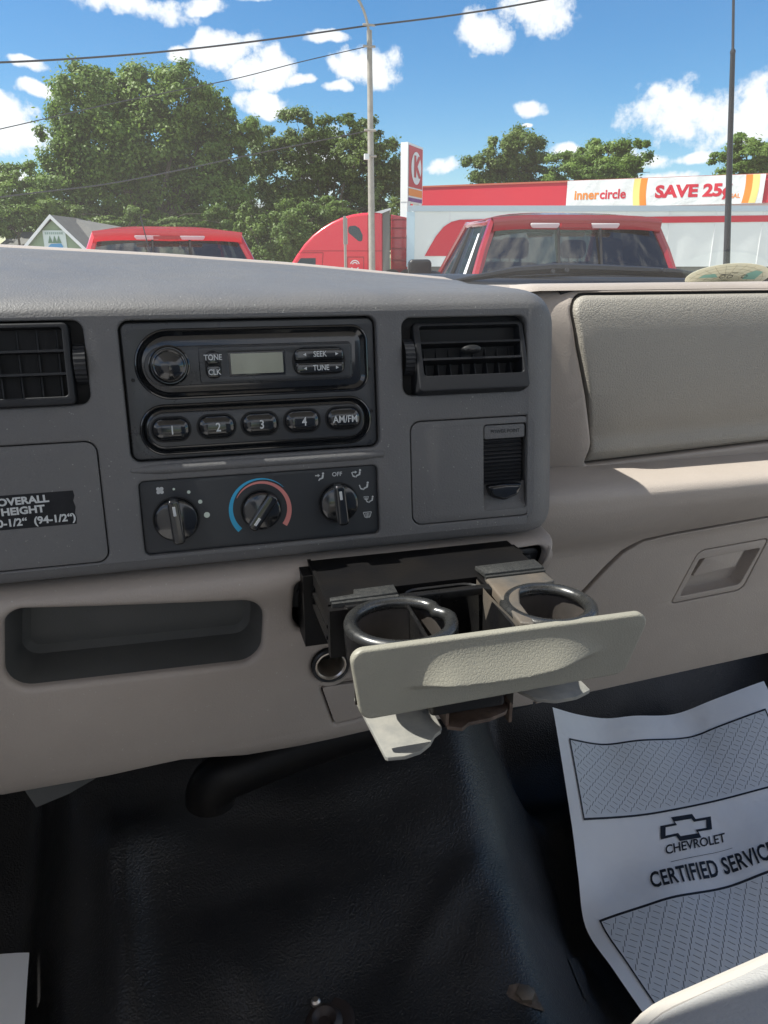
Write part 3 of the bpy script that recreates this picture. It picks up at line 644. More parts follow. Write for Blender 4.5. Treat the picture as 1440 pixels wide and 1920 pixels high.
# ---- power point cover and blank cover
wincut = rr(.2555, -.0680, .2975, .0095, .003)
mb = MB(); plate(rr(.1885, -.0748, .3018, .0153, .0085), [wincut], -.0002, -.006, .0007, WF, 3, mb=mb, hbev=.0007, hdepth=-.004)
plate(rr(.2565, -.0035, .2955, .0086, .002), [], -.0010, -.006, .0006, WF, 3, mb=mb)
mb.grid([[WF(x, v, d) for x in (.2555, .2975)] for v, d in ((-.044, -.0060), (-.062, -.0052), (-.068, -.0015))])
pc = mb.build("power_point_cover", M['charcoal'], dash)
mb = MB(); rows = []
for k in range(60):
    v = -.0040-(.0405)*k/59; rows.append([WF(x, v, -.0042+.0009*math.cos(k/59*12*2*math.pi)) for x in (.2562, .2935)])
mb.grid(rows); mb.build("shutter", M['ventblack'], pc, ang=60)
mb = MB(); o_ = rp([(.2580, -.0450), (.2620, -.0560), (.2750, -.0595), (.2880, -.0555), (.2925, -.0450), (.2750, -.0440)], [.002, .006, .008, .006, .002, .01], 6)
plate(o_, [], .0035, -.004, .0035, WF, 5, mb=mb); mb.build("finger_pull", M['gloss'], pc, ang=60)
mb = MB(); text(mb, "POWER POINT", .0044, .2765, .0028, -.00075, WF, bold=.00006, align='CENTER', sx=.95); mb.build("lettering", M['satin'], pc, smooth=False)
mb = MB(); plate(rr(-.30, -.0808, -.0664, .0148, .0085), [], -.0002, -.006, .0007, WF, 3, mb=mb); bcv = mb.build("blank_cover", M['charcoal'], dash)
wob = [(-.0868, -.0219), (-.0861, -.026), (-.0874, -.030), (-.0862, -.035), (-.0872, -.040), (-.0862, -.044), (-.0870, -.0484)]
mb = MB(); plate([(-.21, -.0490)]+wob[::-1]+[(-.21, -.0222)], [], .0001, -.0003, .0001, WF, 1, mb=mb); lb = mb.build("height_label", M['label'], bcv)
word("OVERALL", .0078, -.1048, -.0268, .0003, lb, bold=.00030, align='RIGHT', sx=1.12, rot=.02); word("HEIGHT", .0078, -.1085, -.0345, .0003, lb, bold=.00030, align='RIGHT', sx=1.12, rot=.02)
word("7'10-1/2\u201c  (94-1/2\u201c)", .0080, -.0868, -.0430, .0003, lb, bold=.00026, align='RIGHT', sx=1.04, rot=.015)

# ---- lower centre panel
yL = interp(smoothtab([(-.47, .632), (-.455, .619), (-.44, .611), (-.40, .604), (-.35, .601), (-.31, .598), (-.29, .594), (-.275, .588), (-.266, .5865), (-.258, .589), (-.252, .597), (-.248, .612), (-.243, .63)], 6))
def WL(u, v, d): return Vector((u, yL(v)-d, v+.25*d*0))
slot = rp([(-.163, -.341), (.050, -.346), (.055, -.281), (-.148, -.262)], [.020, .022, .020, .016], 8)
cup = rp([(.079, -.323), (.314, -.297), (.321, -.257), (.081, -.266)], [.016, .012, .008, .008], 8)
sock = [(.113+.0172*math.cos(a), -.359+.0172*math.sin(a)) for a in np.linspace(0, 2*math.pi, 33)[:-1]]
cov = rp([(.1165, -.429), (.165, -.424), (.165, -.382), (.1035, -.3815)], [.004, .003, .003, .004], 5)
outl = rp([(-.187, -.456), (-.096, -.452), (-.045, -.446), (-.028, -.4448), (.001, -.449), (.031, -.457), (.083, -.456), (.160, -.446), (.300, -.449), (.302, -.38), (.314, -.292), (.331, -.246), (-.187, -.246)], [.004, .02, .02, .02, .03, .03, .02, .02, .004, .02, .02, .006, 0], 4)
mb = MB(); cv_ = [-.245-.003*k for k in range(1, 14)]+[-.29-.01*k for k in range(17)]
plate(outl, [slot, cup, sock, cov], 0, -.012, .003, WL, 4, cutsv=cv_, hbev=.0055, mb=mb)
low = mb.build("lower_panel", M['tan'], dash, ang=50)
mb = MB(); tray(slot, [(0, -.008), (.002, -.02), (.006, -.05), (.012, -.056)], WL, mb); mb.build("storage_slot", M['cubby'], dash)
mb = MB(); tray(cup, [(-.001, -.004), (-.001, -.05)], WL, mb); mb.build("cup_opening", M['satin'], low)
mb = MB(); plate(offset(cov, .0009), [], -.0002, -.008, .0008, WL, 3, cutsv=[-.39-.01*k for k in range(4)], mb=mb); mb.build("socket_cover", M['tan'], low)
mb = MB(); mb.lathe([(.0172, -.004), (.0178, .002), (.0165, .0035), (.0150, .003), (.0147, -.002)], (.113, -.359), WL, 40); sk = mb.build("lighter_socket", M['blackrub'], dash)
mb = MB(); mb.lathe([(.0147, -.001), (.0146, .0025), (.0134, .0027), (.0122, .001), (.0120, -.03)], (.113, -.359), WL, 40); mb.build("metal_ring", M['chrome'], sk)
mb = MB(); mb.lathe([(.0120, -.03), (.0001, -.03)], (.113, -.359), WL, 24); mb.build("socket_floor", M['dark'], sk)

# ---- cup holder
ch = MB(); ch.box(.086, .288, .572, .66, -.320, -.254); cupH = ch.build("cup_holder", M['housing'], dash, smooth=False)
mb = MB(); mb.box(.096, .1525, .507, .60, -.290, -.2515); mb.box(.2245, .283, .507, .60, -.290, -.2515); mb.box(.1525, .2245, .528, .60, -.290, -.2515)
mb.box(.0945, .0975, .507, .60, -.262, -.2505); mb.box(.0935, .0975, .510, .60, -.272, -.269); mb.box(.0935, .0975, .512, .60, -.283, -.280)
mb.box(.094, .108, .4985, .5068, -.292, -.252); mb.build("slide_housing", M['housing'], cupH, smooth=False)
# clips
mb = MB(); plate([(.096, .506), (.150, .508), (.151, .523), (.118, .522), (.116, .514), (.097, .512)], [], .0035, 0, .0008, WH(-.2505), 2, mb=mb, back=True); mb.box(.097, .150, .503, .507, -.258, -.2485); mb.build("clip", M['clip'], cupH)
mb = MB(); plate([(.228, .520), (.281, .520), (.281, .538), (.226, .537)], [], .0035, 0, .0008, WH(-.2490), 2, mb=mb, back=True); mb.box(.228, .281, .517, .521, -.258, -.2475); mb.build("clip", M['clip'], cupH)
# ear brackets with bolts
for (a, b, c_, d_) in ((.080, -.300, .098, -.268), (.292, -.288, .316, -.262)):
    mb = MB(); plate(rr(a, b, c_, d_, .005), [], -.012, -.016, .001, WL, 2, mb=mb); e = mb.build("bracket_ear", M['satin'], cupH)
    mb = MB(); mb.lathe([(.0045, -.012), (.0045, -.0085), (.0035, -.008), (.0001, -.008)], ((a+c_)/2, (b+d_)/2+.004), WL, 6); mb.build("bolt", M['ventblack'], e, ang=20)
ZR = -.2525
def ring(cx, cy, rx, ry, name, walls, notch=None):
    mb = MB(); n = 64; P = []
    for k in range(n):
        a = 2*math.pi*k/n; rad = 1.0
        if notch:
            for na, nd in notch: rad -= nd*math.exp(-((math.degrees(a)-na)/11)**2)
        row = []
        for j in range(10):
            b = 2*math.pi*j/10; row.append((cx+(rx*rad+.0052*math.cos(b))*math.cos(a), cy+(ry*rad+.0052*math.cos(b))*math.sin(a), ZR-.001+.0050*math.sin(b)))
        P.append(row)
    mb.grid(P, closed_u=True, closed_v=True); r_ = mb.build(name, M['ringblack'], cupH, ang=80)
    mb = MB(); mb.grid([[(cx+(rx+.0046-t)*math.cos(2*math.pi*k/n), cy+(ry+.0046-t)*math.sin(2*math.pi*k/n), z) for t, z in ((0, ZR-.001), (.0002, ZR-.010), (.0012, ZR-.024), (.003, ZR-.025))] for k in range(n)], closed_u=True); mb.build("ring_skirt", M['cupblack'], r_, ang=60)
    for (a0, a1, z0, z1, th) in walls:
        mb = MB(); rows = []
        for k in range(25):
            a = R(a0+(a1-a0)*k/24); rows.append([(cx+(rx+t)*math.cos(a), cy+(ry+t)*math.sin(a), z) for t, z in ((0.001, z1), (-.001, z1), (-.003, z0), (-.001, z0))])
        mb.grid(rows, closed_v=True); mb.build("ring_wall", M['cupinner'], r_, ang=60)
    return r_
ring(.1415, .4690, .0375, .0350, "cup_ring", [(0, 360, -.284, ZR, 0), (60, 150, -.328, ZR, 0)], notch=[(20, .13), (345, .02)])
ring(.2580, .466, .0320, .0320, "cup_ring", [(0, 360, -.284, ZR, 0), (40, 140, -.328, ZR, 0)])
# centre well and web
mb = MB(); o_ = rp([(.154, .440), (.218, .440), (.221, .521), (.157, .521)], [.006, .006, .014, .014], 6)
tray(o_, [(-.0025, -.002), (-.0015, 0), (0, -.001), (.001, -.04), (.003, -.066)], WH(ZR), mb, cap=False); mb.build("centre_well", M['cupblack'], cupH, ang=50)
mb = MB(); flat(mb, offset(o_, .003), -.066, WH(ZR)); mb.build("well_floor", M['dusty'], cupH)
mb = MB(); plate(rp([(.222, .440), (.232, .434), (.236, .470), (.247, .495), (.281, .500), (.281, .519), (.228, .521)], [.002, .002, .02, .014, .002, .002, .003], 5), [], .0035, -.004, .0018, WH(ZR), 3, mb=mb, back=True); mb.build("web", M['dusty'], cupH, ang=50)
mb = MB(); mb.grid([[(.2215, .522, z), (.2195, .495, z), (.2205, .44, z)] for z in (ZR+.002, -.30, -.318)]); mb.build("web_wall", M['dusty'], cupH)
mb = MB(); plate(rr(.176, -.315, .190, -.262, .001), [], 0, -.004, .0005, lambda u, v, d: Vector((u, .5195-d, v)), 1, mb=mb); mb.build("spring_slot", M['dark'], cupH)
mb = MB(); plate(rp([(.108, .500), (.150, .500), (.158, .505), (.220, .505), (.228, .500), (.281, .500), (.281, .512), (.10, .512)], .002, 3), [], .003, -.003, .001, WH(ZR-.001), 2, mb=mb, back=True); mb.build("carrier_lip", M['cupblack'], cupH)
# lower trays
arcp = [(.118, .421), (.130, .4195), (.142, .422), (.152, .429), (.158, .437), (.164, .441), (.1665, .446)]
mb = MB(); plate([(.1125, .500), (.1165, .4225)]+arcp+[(.167, .500)], [], .003, 0, .0008, WH(-.3335), 2, mb=mb, back=True); mb.build("drop_tray", M['plate'], cupH, ang=24)
mb = MB(); plate(rp([(.232, .510), (.240, .470), (.248, .456), (.262, .4495), (.280, .4500), (.2955, .4560), (.2945, .510)], [.002, .01, .01, .01, .01, .002, .002], 4), [], .003, 0, .0008, WH(-.3300), 2, mb=mb, back=True); mb.build("drop_tray", M['plate'], cupH, ang=24)
mb = MB(); plate([(.170, .52), (.171, .446), (.181, .441), (.188, .446), (.205, .447), (.221, .452), (.227, .460), (.229, .52)], [], .003, 0, .0008, WH(-.3345), 2, mb=mb, back=True)
mb.box(.170, .1725, .447, .52, -.332, -.315); mb.box(.226, .2285, .456, .52, -.345, -.315); mb.build("lower_bracket", M['rust'], cupH)
# drawer front
lipf = interp(smoothtab([(.10, -.279), (.134, -.2795), (.163, -.2790), (.208, -.2805), (.241, -.2785), (.263, -.2755), (.290, -.2725)], 5))
topf = interp(smoothtab([(.10, -.262), (.134, -.256), (.155, -.2515), (.20, -.2505), (.24, -.2515), (.265, -.256), (.290, -.266)], 5))
def WD(u, v, d):
    lip = lipf(u); top = topf(u); h = 0
    if d > -.003:
        amp = .0120*sstep(.128, .168, u)*sstep(.292, .238, u)
        if v <= top and v >= lip:
            q = (top-v)/(top-lip); h = amp*(q*q*(1.6-.6*q) if q < 1 else 1)
        elif v < lip: q = min(1, (lip-v)/.0062); h = amp*(.5+.5*math.cos(math.pi*q))
    return Vector((u, .4285-d-h, v))
o_ = rp([(.1012, -.3035), (.3055, -.2985), (.3235, -.2490), (.0935, -.2485)], [.010, .012, .009, .009], 8)
mb = MB(); plate(o_, [], 0, -.0055, .0022, WD, 4, cutsv=[-.302+.00075*k for k in range(71)], cutsu=[.125+.003*k for k in range(58)], mb=mb, back=True); mb.build("drawer_front", M['drawer'], cupH, ang=60)

# ---- passenger side
yK = interp(smoothtab([(-.53, .705), (-.50, .70), (-.42, .695), (-.35, .690), (-.32, .688), (-.308, .685), (-.297, .677), (-.285, .664), (-.272, .652), (-.258, .642), (-.247, .636), (-.239, .634), (-.2325, .6335), (-.2275, .6355), (-.2235, .641), (-.2210, .652), (-.2200, .670), (-.2193, .690), (-.2188, .712)], 6))
def WKN(u, v, d): return Vector((u, yK(v-.06*(max(u, .42)-.49)*sstep(-.225, -.27, v))-d, v))
shell = [(.29, -.512), (.378, -.511), (.392, -.42), (.424, -.362), (.446, -.337), (.467, -.316), (.490, -.302), (.525, -.297), (.662, -.287), (1.12, -.262), (1.12, -.2189), (.29, -.2189)]
cvk = [-.2190-.0005*k for k in range(14)]+[-.2265-.0035*k for k in range(27)]+[-.33-.02*k for k in range(9)]
mb = MB(); plate(shell, [], 0, -.02, .002, WKN, 3, cutsv=cvk, cutsu=[.3+.06*k for k in range(14)], mb=mb); mb.build("knee_shelf", M['tan'], dash, ang=60)
door = [(.3815, -.511), (.449, -.507), (.712, -.491), (1.12, -.47), (1.12, -.2660), (.662, -.2912), (.526, -.3012), (.493, -.3062), (.4705, -.3198), (.4498, -.3402), (.4280, -.3642), (.396, -.42)]
hnd = rp([(.5580, -.3870), (.6420, -.3810), (.6610, -.3335), (.5760, -.3390)], [.002, .008, .002, .004], 4)
hout = rp([(.5460, -.3960), (.6480, -.3895), (.6700, -.3210), (.5720, -.3270)], [.004, .016, .004, .016], 6)
mb = MB(); plate(door, [hout], 0, -.02, .002, WKN, 3, cutsv=cvk, cutsu=[.4+.06*k for k in range(12)], mb=mb, hbev=.0012); gd = mb.build("glove_box_door", M['tan'], dash, ang=60)
mb = MB(); plate(offset(hout, .0012), [hnd], -.0005, -.006, .001, WKN, 3, mb=mb, hbev=.001); tray(hnd, [(0, -.004), (.0015, -.014), (.003, -.016)], WKN, mb); hd = mb.build("door_latch", M['tan'], gd)
mb = MB(); plate(rp([(.5722, -.3628), (.6315, -.3562), (.6400, -.3342), (.5860, -.3380)], .0015, 3), [], -.0025, -.009, .0008, WKN, 2, mb=mb); mb.build("latch_paddle", M['tan'], hd)
yU = interp(smoothtab([(-.26, .73), (-.238, .716), (-.22, .707), (-.15, .699), (-.08, .698), (-.052, .702), (-.040, .709), (-.033, .7175), (-.0285, .730)], 6))
def WU(u, v, d): return Vector((u, yU(v)-d+.02*sstep(.44, .33, u), v))
hole = rp([(.4215, -.2180), (1.1, -.189), (1.1, -.0365), (.3885, -.0355), (.3990, -.088), (.4130, -.138), (.4270, -.195)], [.005, .002, .006, .018, .03, .03, .03], 6)
mb = MB(); cvu = [-.0345-.0035*k for k in range(12)]+[-.08-.015*k for k in range(12)]
plate([(.29, -.245), (1.12, -.222), (1.12, -.0286), (.29, -.0286)], [hole], 0, -.02, .0002, WU, 2, cutsv=cvu, cutsu=[.31, .33, .35, .37, .39, .41, .43], mb=mb, hbev=.0035, hdepth=-.016); mb.build("fascia", M['tan'], dash, ang=60)
yD = interp(smoothtab([(-.24, .716), (-.222, .713), (-.212, .710), (-.204, .706), (-.198, .706), (-.186, .709), (-.165, .703), (-.13, .698), (-.09, .698), (-.06, .702), (-.044, .708), (-.034, .717)], 6))
def WDr(u, v, d): return Vector((u, yD(v-.018*(u-.43)*(1 if v < -.12 else max(0, (-.03-v)/.09)))-d, v))
mb = MB(); cvd = [-.036-.003*k for k in range(68)]
plate(offset(hole, .0026), [], 0, -.016, .0040, WDr, 4, cutsv=cvd, cutsu=[.42+.05*k for k in range(13)], mb=mb); mb.build("airbag_door", M['tanpad'], dash, ang=60)
mb = MB(); mb.box(.385, 1.12, .7215, .73, -.232, -.034); mb.build("gap_backing", M['dark'], dash)
# dash pad
def zpad(x, y):
    w = sstep(.30, .345, x)
    zr = interp([(.70, -.045), (.7175, -.0330), (.7215, -.0295), (.7275, -.0272), (.74, -.0268), (.77, -.0285), (1.28, -.066)])(y)
    t = zt(x); zl = interp([(.70, -.08), (.80, -.05), (.815, t-.006), (.825, t+.0005), (.84, t+.0018), (.86, t), (.92, t-.012), (1.28, -.066)])(y)
    return zl+(zr-zl)*w
ys = [.7175, .719, .7215, .7245, .7275, .733, .74, .755, .77, .79, .80, .815, .82, .825, .832, .84, .85, .86, .89, .92, 1.0, 1.1, 1.2, 1.28]
mb = MB(); mb.grid([[(-.8+1.92*i/96, y, zpad(-.8+1.92*i/96, y)) for i in range(97)] for y in ys]); mb.build("dash_pad", M['tan'], dash, ang=70)

# ================================================================== PAPER MATS, SEAT
Lp = [(.58, 1.0, -.75)]
def plane_z(y): return -.735-.5*(1-y) if y > .70 else -.885
def ronrow(pts):
    """row of photograph points lying at the depth of its first point on the sloping floor"""
    d = ray(*pts[0]); # intersect with sloped floor
    Y = 1.2
    for k in range(4000):
        Y = 1.25-k*.0002; p = d*Y/d[1]
        if p[2] >= plane_z(Y): break
    return Y, [tuple(atY(x, y, Y)) for x, y in pts]
rows_px = [[(1036, 1326), (1085, 1340), (1138, 1347), (1190, 1342), (1265, 1339), (1340, 1311), (1432, 1277)],
           [(1046, 1382), (1065, 1385), (1130, 1396), (1200, 1388), (1290, 1383), (1350, 1361), (1440, 1328)],
           [(1071, 1540), (1089, 1538), (1160, 1534), (1230, 1526), (1340, 1504), (1440, 1478)],
           [(1084, 1640), (1150, 1637), (1280, 1603), (1360, 1585), (1440, 1555)],
           [(1098, 1738), (1137, 1722), (1210, 1698), (1265, 1681), (1360, 1664), (1440, 1634)],
           [(1150, 1818), (1300, 1775), (1440, 1745)],
           [(1205, 1898), (1300, 1880), (1440, 1850)]]
ctrl = []
for r_ in rows_px:
    Y, q = ronrow(r_); ctrl.append((Y, q))
NS, PW = 40, .44
def rowfun(Y, q):
    X0 = q[0][0]; tab = [(p[0]-X0, p[2]) for p in q]; mean = tab[-1][1]
    sl = (tab[-1][1]-tab[-2][1])/(tab[-1][0]-tab[-2][0]); tab = tab+[(tab[-1][0]+.06, tab[-1][1]+sl*.02), (.6, tab[-1][1]+sl*.01)]
    f = interp(smoothtab(tab, 6)); return [(X0+PW*k/NS, Y, f(PW*k/NS)) for k in range(NS+1)]
base = [rowfun(*c) for c in ctrl]
pp_rows = []; tpos = []
acc = 0
dense = smoothtab([tuple(np.array(r_).flatten()) for r_ in base], 8)
prow = [np.array(r_).reshape(-1, 3) for r_ in dense]
for i, r_ in enumerate(prow):
    if i: acc += float(np.linalg.norm(r_[0]-prow[i-1][0]))
    tpos.append(acc)
def PS(s, t, d=0):
    """point on paper: s metres across, t metres down from the top edge, d lift"""
    k = np.searchsorted(tpos, t)-1; k = max(0, min(len(tpos)-2, k)); w = (t-tpos[k])/(tpos[k+1]-tpos[k]+1e-9)
    j = s/PW*NS; j0 = int(max(0, min(NS-1, math.floor(j)))); jw = j-j0
    a = prow[k][j0]*(1-jw)+prow[k][j0+1]*jw; b = prow[k+1][j0]*(1-jw)+prow[k+1][j0+1]*jw; p = a*(1-w)+b*w
    du = prow[k][j0+1]-prow[k][j0]; dv = prow[k][j0]-prow[k+1][j0]; n = np.cross(du, dv); n = n/(np.linalg.norm(n)+1e-9)
    return Vector(p+n*d)
pt = thing("paper_floor_mat", "white paper floor mat with printed tread-plate panels and service lettering, lying in the passenger footwell", "paper mat", tuple(prow[20][0]))
mb = MB(); mb.grid([[tuple(p) for p in r_] for r_ in prow]); mb.build("sheet", M['paper'], pt, ang=60)
tr = [tpos[8*k] for k in range(len(rows_px))]    # t of the control rows
def PW_(u, v, d): return PS(u, v, d+.0008)
def curve_bar(mb, pts, w, d=0):
    q = []
    for a, b in zip(pts, pts[1:]):
        n = max(1, int(math.hypot(b[0]-a[0], b[1]-a[1])/.008))
        q += [(a[0]+(b[0]-a[0])*k/n, a[1]+(b[1]-a[1])*k/n) for k in range(n)]
    q.append(pts[-1])
    for a, b in zip(q, q[1:]):
        t = Vector((b[0]-a[0], b[1]-a[1])).normalized(); e = t*w*.5
        bar2(mb, (a[0]-e.x*.6, a[1]-e.y*.6), (b[0]+e.x*.6, b[1]+e.y*.6), w, d, PW_)
s0, s1 = .022, .418
M['inkmid'] = mat('mid ink', (.17, .19, .21), .5)
for (ta, tb) in ((tr[1]+.001, tr[2]-.001), (tr[4]+.001, tr[6]+.0)):
    ink = MB(); grey = MB(); dash1 = MB(); dash2 = MB()
    curve_bar(ink, [(s0, ta), (s1, ta)], .0035, .0006); curve_bar(ink, [(s0, tb), (s1, tb)], .0035, .0006)
    curve_bar(ink, [(s0, ta), (s0, tb)], .0022, .0006); curve_bar(ink, [(s1, ta), (s1, tb)], .0022, .0006)
    P = [[PW_(s0+(s1-s0)*i/60, ta+(tb-ta)*j/24, .0002) for i in range(61)] for j in range(25)]; grey.grid(P)
    du = .0135; nu = int((s1-s0)/du); nv = int((tb-ta)/du)
    for i in range(nu+1):
        for j in range(nv+1):
            cx = s0+du*(i+.5); cy = ta+du*(j+.5)
            if cx+.005 > s1 or cy+.005 > tb: continue
            if (i+j) % 2 == 0: bar2(dash1, (cx-.0036, cy-.0032), (cx+.0036, cy+.0032), .0007, .0006, PW_)
            else: bar2(dash2, (cx-.0022, cy+.0038), (cx+.0022, cy-.0038), .0010, .0006, PW_)
            cx2, cy2 = cx+du/2, cy+du/2
            if cx2+.005 > s1 or cy2+.005 > tb: continue
            if (i+j) % 2 == 0: bar2(dash2, (cx2-.0022, cy2+.0038), (cx2+.0022, cy2-.0038), .0010, .0006, PW_)
            else: bar2(dash1, (cx2-.0036, cy2-.0032), (cx2+.0036, cy2+.0032), .0007, .0006, PW_)
    grey.build("tread_panel", M['paper2'], pt, ang=60); dash1.add(dash2.v, dash2.f, 1); dash1.build("tread_pattern", [M['inkgrey'], M['inkmid']], pt, smooth=False); ink.build("printed_frame", M['ink'], pt, smooth=False)
def pinv(px, py):
    """nearest (s,t) on the sheet to a photograph pixel"""
    d = Vector(ray(px, py)).normalized(); best = None
    for i, r_ in enumerate(prow):
        for j in range(NS+1):
            p = Vector(r_[j]); e = (p-d*p.dot(d)).length
            if best is None or e < best[0]: best = (e, PW*j/NS, tpos[i])
    s, t = best[1:]; st_ = .01
    while st_ > .0003:
        c_ = [(s+a*st_, t+b*st_) for a in (-1, 0, 1) for b in (-1, 0, 1)]
        e = [((lambda p: (p-d*p.dot(d)).length)(PS(a, b))) for a, b in c_]; k = int(np.argmin(e))
        if k == 4: st_ /= 2
        s, t = c_[k]
    return s, t
def PT(u, v, d): return PS(u, v, d+.0012)
# emblem outline
lg = [pinv(*p) for p in ((1236, 1571), (1245, 1548), (1270, 1543), (1263, 1531), (1294, 1528), (1302, 1537), (1335, 1531), (1336, 1554), (1310, 1560), (1313, 1568), (1280, 1575), (1272, 1563))]
# regularised bow-tie cross
def bow(cx, cy, w, h, k=1.0):
    q = [(-.5, .26), (-.46, -.26), (-.20, -.26), (-.24, -.5), (.16, -.5), (.20, -.24), (.5, -.24), (.46, .26), (.20, .26), (.24, .5), (-.16, .5), (-.20, .26)]
    return q
ctr = pinv(1286, 1552); wl_ = pinv(1236, 1560); wr_ = pinv(1336, 1543); tp_ = pinv(1280, 1530); bt_ = pinv(1292, 1575)
ax = Vector((wr_[0]-wl_[0], wr_[1]-wl_[1])); ay = Vector((tp_[0]-bt_[0], tp_[1]-bt_[1])); ay = Vector((-ax.y, ax.x)).normalized()*-abs(ay.length)
def LG(x, y): return (ctr[0]+ax.x*x+ay.x*y, ctr[1]+ax.y*x+ay.y*y)
bq = [(-.5, -.30), (-.46, .22), (-.19, .24), (-.23, .5), (.17, .5), (.21, .27), (.5, .27), (.46, -.25), (.20, -.25), (.23, -.5), (-.17, -.5), (-.21, -.27)]
outer_ = [LG(*p) for p in bq]; inner_ = [LG(x*.80, y*.62) for x, y in bq]
n_ = 12; ink = MB(); ink.add([PT(*p, 0) for p in outer_]+[PT(*p, 0) for p in inner_], [(i, (i+1) % n_, (i+1) % n_+n_, i+n_) for i in range(n_)])
ink.build("emblem", M['ink'], pt, smooth=False)
def ptext(body, pa, pb, cap_px, bold, name_mb, **k):
    a = pinv(*pa); b = pinv(*pb); wd = math.hypot(b[0]-a[0], b[1]-a[1]); rot = math.atan2(b[1]-a[1], b[0]-a[0])
    h = pinv(pa[0], pa[1]-cap_px); size = math.hypot(h[0]-a[0], h[1]-a[1])/.70
    tmp = MB(); text(tmp, body, size, 0, 0, 0, lambda u, v, d: Vector((u, v, 0)), bold=bold*size, **k)
    w0 = max(q[0] for q in tmp.v); sx = wd/w0; cr, sr = math.cos(rot), math.sin(rot)
    def W(u, v, d): return PT(a[0]+u*sx*cr+v*sr, a[1]+u*sx*sr-v*cr, d)
    tmp = MB(); text(tmp, body, size, 0, 0, 0, W, bold=bold*size, sub=1, **k); name_mb.add(tmp.v, tmp.f)
tx = MB(); ptext("CHEVROLET", (1246, 1596), (1361, 1571), 17, .018, tx, shear=.15); tx.build("lettering", M['ink'], pt, smooth=False)
tx = MB(); ptext("CERTIFIED SERVICE", (1219, 1654), (1452, 1594), 30, .022, tx, space=1.05); tx.build("lettering", M['ink'], pt, smooth=False); tx = MB()
curve_bar(tx, [pinv(1258, 1617), pinv(1373, 1591)], .0008, .0006)
tx.build("printed_line", M['ink'], pt, smooth=False)

dp = thing("driver_paper_mat", "plain pale paper corner on the driver's side of the black floor mat", "paper mat", (-.3, .75, -.8))
P = []
for i in range(9):
    row = []
    for j in range(9):
        px = 55-12*j/8-200*i/8; py = 1786+20*i/8+190*j/8; d_ = ray(px, py); zz = -.745-.01*i/8; q = Vector(d_*(zz/d_[2])); row.append(q+Vector((0, 0, .002*math.sin(i*.8+j*.5))))
    P.append(row)
mb = MB(); mb.grid(P); mb.build("sheet", M['paper'], dp, ang=70)

se = thing("bucket_seat", "pale vinyl seat cushion corner with a bright rounded front edge", "seat", (.5, .1, -.65))
def zs(u, v): return -.530+.010*math.sin((u-.2)*5)-.012*sstep(.30, .36, v)
mb = MB(); so_ = rp([(.15, -.35), (.95, -.35), (.95, .435), (.232, .345)], [.05, .05, .05, .11], 10)
plate(so_, [], 0, -.13, .030, lambda u, v, d: Vector((u, v, zs(u, v)+d)), 8, cutsv=[-.3+.05*k for k in range(14)], cutsu=[.2+.05*k for k in range(15)], mb=mb, back=True); mb.build("cushion", M['seat'], se, ang=70)
mb = MB(); q = offset(so_, .012); mb.tube([(x, y, zs(x, y)-.006) for x, y in q]+[(q[0][0], q[0][1], zs(*q[0])-.006)], .006, 8, caps=False); mb.build("piping", M['seatedge'], se)

ds = thing("bucket_seat", "pale vinyl driver's seat with its backrest, left of the passenger seat", "seat", (-.4, -.1, -.65))  # seat out of view, added to bounce sunlight onto the dashboard
mb = MB(); plate(rr(-.80, -.50, -.04, .26, .08), [], 0, -.14, .04, lambda u, v, d: Vector((u, v, -.50+d)), 5, mb=mb, back=True); mb.build("cushion", M['seat'], ds, ang=70)
mb = MB(); plate(rr(-.80, -.52, -.04, .10, .08), [], 0, -.14, .04, lambda u, v, d: Vector((u, -.50-.25*(v+.5)-d, v)), 5, mb=mb, back=True); mb.build("backrest", M['seat'], ds, ang=70)
mb = MB(); plate(rr(.16, -.52, .94, .10, .08), [], 0, -.14, .04, lambda u, v, d: Vector((u, -.40-.25*(v+.5)-d, v)), 5, mb=mb, back=True); mb.build("backrest", M['seat'], se, ang=70)
# ================================================================== OUTSIDE
def sheet(name, z, size, m, label=None):
    mb = MB(); n = 24; mb.grid([[(-size+2*size*i/n, -size+2*size*j/n, z) for i in range(n+1)] for j in range(n+1)]); o = mb.build(name, m, smooth=False); o['kind'] = 'structure'; return o
sheet("ground", GROUND-.03, 900, M['grassm'])
mb = MB(); mb.grid([[(-60+10*i, -30+10*j, GROUND) for i in range(15)] for j in range(9)]); o = mb.build("parking_lot", M['asphalt'], smooth=False); o['kind'] = 'structure'
class VPl:
    """vertical plane through pixel (px,py) at distance D, running along heading a (0 = across the view)"""
    def __init__(s, px, py, D, turn=0):
        s.o = Vector(atD(px, py, D)); a = -YAW-turn; s.e = Vector((math.cos(a), math.sin(a), 0)); s.n = Vector((s.e.y, -s.e.x, 0)); 
        if s.n.dot(s.o) > 0: s.n = -s.n
    def uv(s, px, py):
        d = Vector(ray(px, py)); p = d*(s.o.dot(s.n)/d.dot(s.n)); q = p-s.o; return (q.dot(s.e), p.z)
    def W(s, u, v, d): return Vector((s.o.x+s.e.x*u+s.n.x*d, s.o.y+s.e.y*u+s.n.y*d, v))
